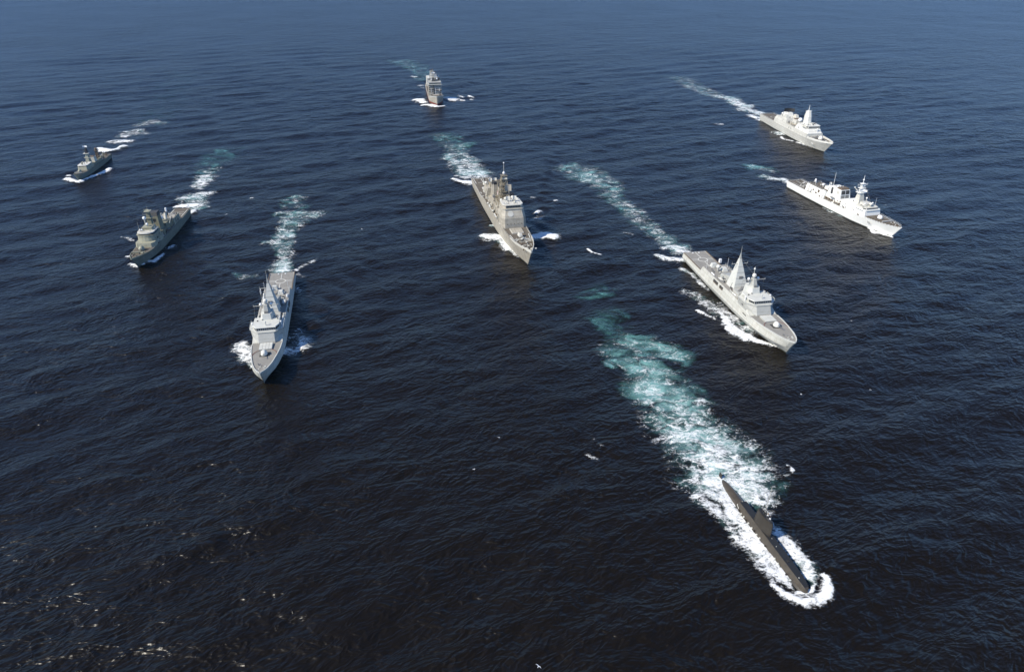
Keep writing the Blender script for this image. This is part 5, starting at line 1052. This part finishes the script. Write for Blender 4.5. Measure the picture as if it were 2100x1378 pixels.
# ------------------------------------------------------------------ wakes (surveyed points: u, v, half width in metres, strength)
wake('submarine_wake', 'bright foam sheath and bow arc round the submarine with a broad green-white trail', [
    (1.0, .5, [(1436, 985, 6, .75), (1468, 1003, 6, .9), (1490, 1028, 3.6), (1508, 1052, 3.4), (1529, 1076, 3.6), (1547, 1102, 3.6), (1563, 1124, 4.0), (1583, 1152, 5.0), (1598, 1178, 4.0), (1612, 1196, 1.8, .8)]),
    (.8, .3, [(1425, 1020, 2), (1470, 1050, 2.4), (1500, 1082, 2.4), (1540, 1130, 2.6), (1560, 1160, 2.4), (1580, 1188, 1.4)]),
    (1.0, .4, [(1515, 975, 8, .85), (1540, 1000, 7, .85), (1560, 1022, 5, .8), (1566, 1040, 2.4, .7), (1585, 1075, 1.2, .7), (1600, 1096, 2.6), (1612, 1112, 3.0), (1625, 1132, 2.6), (1645, 1152, 3.2), (1658, 1174, 2.6), (1662, 1186, 1.6)]),
    (.9, .3, [(1610, 1197, .8), (1631, 1213, .9), (1651, 1218, .9), (1667, 1212, .9), (1671, 1197, .8), (1659, 1183, .8)]),
    (1.1, .2, [(1584, 1203, .9), (1610, 1220, 1.3), (1634, 1230, 1.7), (1655, 1235, 2.0), (1677, 1232, 2.1), (1693, 1221, 2.1), (1700, 1205, 1.7), (1694, 1188, 1.1), (1687, 1181, .6)]),
    (.9, .9, [(1494, 978, 16, .9), (1478, 944, 16, .84), (1440, 907, 15, .76), (1397, 870, 14, .66), (1387, 833, 12.5, .54)]),
    (.42, 1.0, [(1388, 833, 13), (1347, 796, 14), (1342, 768, 12, .8)]),
    (.26, .72, [(1255, 716, 8), (1300, 708, 9), (1350, 712, 9), (1380, 728, 8)]), (.28, .9, [(1330, 760, 12), (1300, 745, 8), (1250, 744, 3)]), (.2, .6, [(1300, 735, 8), (1340, 745, 8)]),
    (.05, .45, [(1275, 690, 7), (1240, 655, 9), (1262, 645, 9)]), (.05, .38, [(1205, 606, 6), (1235, 596, 8)]),
    (.3, .05, [(1205, 930, 1.2), (1222, 941, .9)]), (.3, .0, [(1212, 898, 1.5), (1232, 910, 1.5)]), (.5, .0, [(1520, 905, 5), (1545, 915, 4)])], res=.75, lift=.45, seed=3)
wake('frigate_wake', 'white foam along the sunlit flank of the pyramid-masted frigate and green trail astern', [
    (1.1, .2, [(1478, 645, 1.5), (1494, 665, 3.2), (1508, 679, 4.0), (1531, 694, 3.6), (1554, 701, 2.4), (1578, 707, 1.6), (1604, 716, .9)]),
    (.62, .3, [(1405, 603, 3), (1446, 612, 4), (1474, 640, 5), (1512, 662, 5), (1545, 682, 3.4)]), (1.0, .1, [(1430, 637, 1.2), (1447, 645, 1.3), (1466, 655, 1.0)]),
    (.75, .3, [(1399, 550, 2), (1418, 564, 2), (1434, 580, 1.6), (1449, 594, 1.6)]), (.9, .0, [(1594, 632, 1.0), (1602, 637, .8)]),
    (1.0, .4, [(1347, 525, 2.2), (1362, 530, 3.2), (1385, 533, 3.6), (1402, 534, 3)]), (.85, .7, [(1360, 510, 2.5), (1380, 508, 5), (1400, 515, 6)]),
    (.5, .75, [(1400, 517, 7), (1368, 492, 7, .9), (1330, 468, 7, .8), (1292, 430, 8, .6), (1250, 400, 9, .55)]), (.42, .75, [(1252, 385, 12, .7), (1225, 370, 15), (1180, 347, 16, .8)])], res=1.0, seed=11)
wake('frigate_wake', 'foam flaring under both bows of the bow-on grey frigate and pale green trail behind it', [
    (.95, .3, [(489, 705, 3), (498, 716, 4.2), (506, 728, 4.6), (513, 741, 3.6), (519, 752, 1.6)]), (.8, .3, [(568, 734, 2), (585, 726, 4), (603, 717, 5), (618, 706, 5), (624, 694, 4, .8)]), (.5, .1, [(596, 690, 4), (610, 680, 3)]),
    (.66, .85, [(580, 556, 6), (577, 535, 5), (586, 519, 5, .9), (576, 496, 6, .8), (585, 480, 7, .85), (597, 466, 7, .8), (606, 443, 9, .6)]), (.5, .6, [(560, 497, 4), (545, 497, 3)]), (.5, .7, [(575, 438, 5), (606, 442, 9), (645, 440, 7)]), (.22, .55, [(606, 423, 9), (590, 412, 7), (612, 408, 7)]),
    (.6, .2, [(608, 556, 1.5), (624, 547, 1.5), (650, 534, 1.2)]), (.6, .2, [(610, 562, 2), (622, 568, 1.5)]), (.32, .4, [(480, 560, 2), (496, 568, 3), (520, 567, 3)]), (.5, .1, [(608, 590, 2), (612, 600, 2)])], res=1.0, seed=23)
wake('cruiser_wake', 'two white bow plumes and a wide churned trail belonging to the tan cruiser', [
    (1.15, .5, [(989, 489, 3), (1003, 488, 5), (1018, 488, 5.5), (1034, 495, 5.5), (1052, 510, 4.5), (1079, 528, 2.2)]), (.9, .5, [(1004, 463, 1.2), (1020, 464, 1.6), (1031, 476, 1.4)]),
    (1.3, .4, [(1094, 489, 4.5), (1108, 485, 6), (1122, 484, 6), (1139, 489, 3.5)]), (1.1, 0, [(1098, 439, 1.4), (1106, 434, 1.8)]), (.6, .1, [(1085, 450, 3), (1104, 446, 3)]), (.9, 0, [(1091, 405, 1.2), (1095, 406, .8)]),
    (1.15, .2, [(931, 369, 2), (945, 373, 3.5), (960, 376, 4), (977, 377, 3.5)]), (.85, .5, [(935, 361, 3), (960, 364, 5), (985, 362, 7)]),
    (.72, .85, [(975, 358, 13), (960, 346, 13, .95), (945, 330, 12, .85), (935, 318, 11, .6), (930, 300, 10, .4)]), (.5, .7, [(915, 325, 6), (940, 318, 8), (975, 332, 6)]), (.15, .55, [(935, 305, 13), (925, 290, 14), (905, 278, 14)]), (.1, .5, [(950, 300, 9), (965, 292, 9)])], res=1.2, lift=.9, seed=31)
wake('frigate_wake', 'short white and green curl right behind the stern of the near-white frigate', [
    (.9, .8, [(1616, 375, 4), (1600, 369, 5), (1582, 366, 6, .8), (1566, 362, 5, .7)])], res=1.0, seed=41)
wake('wake_patch', 'detached pale green patch a little beyond the near-white frigate stern curl', [(.2, .75, [(1545, 343, 8), (1570, 346, 7), (1582, 351, 5)])], res=1.0, seed=42)
wake('bow_wave', 'thin white bow curl at the waterline of the near-white frigate', [
    (1.2, .4, [(1781, 468, 1.2), (1791, 476, 2.4), (1806, 479, 1.8), (1818, 484, 1.4), (1829, 487, .9)])], res=.8, seed=43)
wake('side_foam', 'sliver of foam at the near-white frigate waterline amidships', [(.6, .5, [(1690, 427, .9), (1712, 440, 1.4), (1726, 446, 1)])], res=.8, seed=44)
wake('frigate_wake', 'long broken white streaks trailing from the cream frigate with the black radar', [
    (.95, .6, [(1572, 249, 6), (1555, 243, 7), (1540, 238, 6)]), (.78, .75, [(1562, 235, 8), (1545, 229, 9), (1525, 226, 8), (1533, 218, 8), (1513, 213, 9), (1500, 203, 10, .9), (1476, 199, 10, .8), (1458, 194, 12, .55), (1445, 186, 13, .5), (1420, 177, 15, .45), (1402, 163, 15, .3), (1377, 158, 15, .2)]),
    (1.1, 0, [(1570, 252, 1.5), (1581, 258, 2)]), (.75, .6, [(1588, 272, 4), (1600, 275, 6), (1613, 276, 5)]), (1.1, 0, [(1601, 282, 1.5), (1606, 286, 2), (1624, 290, 1.6)]), (1.1, .2, [(1637, 294, 2), (1648, 297, 3), (1662, 301, 3), (1675, 305, 1.8)])], res=1.5, lift=.8, seed=51)
wake('frigate_wake', 'white crescent astern and thin bow curls of the olive-grey frigate', [
    (1.1, .3, [(358, 427, 2), (375, 423, 4), (398, 421, 4)]), (1.15, .2, [(384, 439, 2.5), (394, 436, 3.2), (402, 431, 2)]),
    (.7, .7, [(400, 424, 8), (398, 403, 9), (388, 405, 8)]), (.62, .6, [(366, 409, 3), (385, 404, 6), (405, 400, 8), (430, 397, 4)]), (.8, .7, [(408, 385, 6), (412, 375, 7), (422, 364, 8)]), (.3, .5, [(427, 350, 8), (440, 348, 6)]), (.05, .42, [(427, 352, 10), (440, 332, 14), (458, 312, 16)]),
    (1.1, 0, [(258, 527, 1.1), (267, 528, 1)]), (1.1, .2, [(266, 543, 1.2), (280, 547, 1.8), (297, 542, 1.2)]), (1.2, 0, [(300, 537, 1.3), (316, 536, 2.2), (324, 531, 2), (337, 522, 1)]), (.7, 0, [(344, 509, 3), (356, 505, 2.6)]), (.5, 0, [(250, 487, 1.4), (273, 494, 1.4)])], res=1.0, lift=.9, seed=61)
wake('corvette_wake', 'bright white bow roll and stern plume of the smallest grey-green warship', [
    (1.25, .2, [(139, 367, 2.4), (144, 370, 3), (152, 375, 3), (160, 376, 2.6), (170, 372, 1.8), (184, 366, 1.7), (192, 361, 2.2), (202, 358, 2.6), (213, 354, 2), (224, 349, 2.2)]), (1.1, 0, [(142, 360, 2.5), (146, 361, 2)]),
    (1.2, .3, [(204, 306, 4), (216, 311, 4.5), (236, 309, 4), (254, 302, 3.5)]), (.9, .4, [(232, 291, 5), (250, 291, 6), (268, 290, 4)]), (.72, .5, [(252, 280, 6), (268, 272, 9), (282, 268, 6)]), (.6, .4, [(260, 275, 6), (292, 275, 6)]), (.5, .4, [(290, 256, 8), (310, 251, 8), (330, 254, 6)]),
    (.02, .16, [(320, 245, 22), (345, 200, 26), (375, 150, 30)])], res=1.6, lift=1.1, seed=71)
wake('tanker_wake', 'twin white bow splashes of the far supply tanker with scattered streaks beside it', [
    (1.2, .2, [(851, 207, 4), (858, 207, 7), (867, 211, 6)]), (1.25, .2, [(869, 217, 3.5), (884, 217, 5), (896, 220.5, 3.5), (909, 219, 2)]), (1.1, .2, [(917, 202, 5), (926, 204, 8), (932, 207, 5)]),
    (1.1, 0, [(945, 206, 2.5), (953, 207, 2.2)]), (1.0, 0, [(962, 199, 2), (971, 201, 2)]), (1.0, 0, [(966, 205, 2), (971, 206, 1.6)]), (.9, 0, [(941, 197, 1.5), (948, 201, 1.8)]), (.9, .2, [(859, 176.5, 2.2), (869, 176.5, 2.2)]), (.8, .2, [(862, 182, 2), (868, 182, 2)]), (.8, .1, [(846, 158, 3), (854, 158, 3)]),
    (.15, .55, [(862, 165, 10), (870, 152, 14), (850, 137, 20), (820, 127, 24)])], res=1.8, lift=1.3, seed=81)
for lab, pts, s_ in (('small curved white crest between the cruiser bow and the sunlit frigate stern', [(1205, 512, .9), (1213, 518, 1.3), (1226, 522, 1.2), (1233, 523, .7)], 1.15), ('tiny faint white crest just above the long curved crest in open water', [(1200, 504, .7), (1203, 505, .7)], .8),
                     ('pair of faint white crests near the green trail of the sunlit frigate', [(1280, 478, 1.0), (1290, 480, 1.4), (1298, 482, 1.0)], .75), ('lone whitecap between the cruiser trail and the cream frigate', [(1467, 256, 2.0), (1475, 256, 3.0), (1482, 256, 2)], .9),
                     ('small bright crest curling just off the submarine starboard quarter', [(1613, 957, .5), (1620, 960, .9), (1625, 967, 1.1), (1623, 971, .8)], 1.1), ('small whitecap in open water above the bow-on frigate', [(515, 407, .9), (520, 406, .9)], 1.0),
                     ('small whitecap off the left of the bow-on frigate trail', [(462, 443, 1.0), (466, 441, 1.0)], .9), ('bright square-looking splash on the open water beside the cruiser mast', [(1138, 413, 1.6), (1142, 412, 1.9)], 1.3)):
    wake('whitecap', lab, [(s_*.85, 0, [(p[0], p[1], p[2]*.8) for p in pts])], res=.5, lift=.5, seed=91, warp=.5, cat='whitecap')

# ------------------------------------------------------------------ gulls gliding low over the water
def gull_mesh():
    mb = MB(0)
    def P(x, y, z): return (-x, y, z)
    mb.loft([[P(x, r*cos(t), r*1.0*sin(t)+zz) for t in np.linspace(0, 2*pi, 9)[:-1]] for x, r, zz in ((.34, .012, .0), (.28, .045, .01), (.22, .055, .02), (.12, .085, .0), (-.05, .085, 0), (-.2, .05, .01), (-.3, .02, .01))], m=0)
    for sg in (-1, 1):
        mb.loft([[P(a, sg*y, z), P(a-.02, sg*y, z+.02), P(b, sg*y, z+.004), P(b, sg*y, z-.004)] for a, b, y, z in ((.12, -.08, .05, .04), (.17, -.05, .30, .13), (.12, -.02, .50, .12), (-.02, -.06, .72, .05))], m=0)
    mb.loft([[P(-.22, w_, .02), P(-.22, w_, .0), P(-.22, -w_, .0), P(-.22, -w_, .02)] if i == 0 else [P(-.42, w_*2.4, .02), P(-.42, w_*2.4, .005), P(-.42, -w_*2.4, .005), P(-.42, -w_*2.4, .02)] for i, w_ in ((0, .04), (1, .04))], m=0)
    o = mb.build('seagull', 'feather', smooth=True); return o
g0 = gull_mesh()
for i, (u, v, h, sc, rz, roll, lab) in enumerate(((1104, 1365.5, 22, 1.25, 1.2, .5, 'white seagull banking low over the near black water, largest of the gulls'), (1643, 808.5, 9, 1.15, 2.8, .2, 'white seagull over dark water right of the submarine trail'),
        (1785, 799.5, 9, 1.1, .3, -.3, 'white seagull over open water farthest from any ship on the dark side'), (1023, 897, 9, 1.0, 2.0, .3, 'tiny white seagull in the dark middle, upper one of two'), (972, 962, 9, 1.0, 2.2, .2, 'tiny white seagull in the dark middle, lower one of two'),
        (1746, 658, 9, 1.1, 1.9, .2, 'tiny white seagull beside the sunlit frigate bow'), (1816, 421, 12, 1.3, 1.0, .1, 'tiny white seagull beyond the near-white frigate'), (742, 470, 9, 1.3, .4, .1, 'tiny white seagull between the bow-on frigate and the cruiser'))):
    o = g0 if i == 0 else g0.copy()
    if i: COL.objects.link(o)
    x, y = sea_point(u, v, h); o.location = (x, y, h); o.rotation_euler = (roll, 0.1, rz); o.scale = (sc,)*3
    o['label'] = lab; o['category'] = 'bird'; o['group'] = 'seagulls over the water'
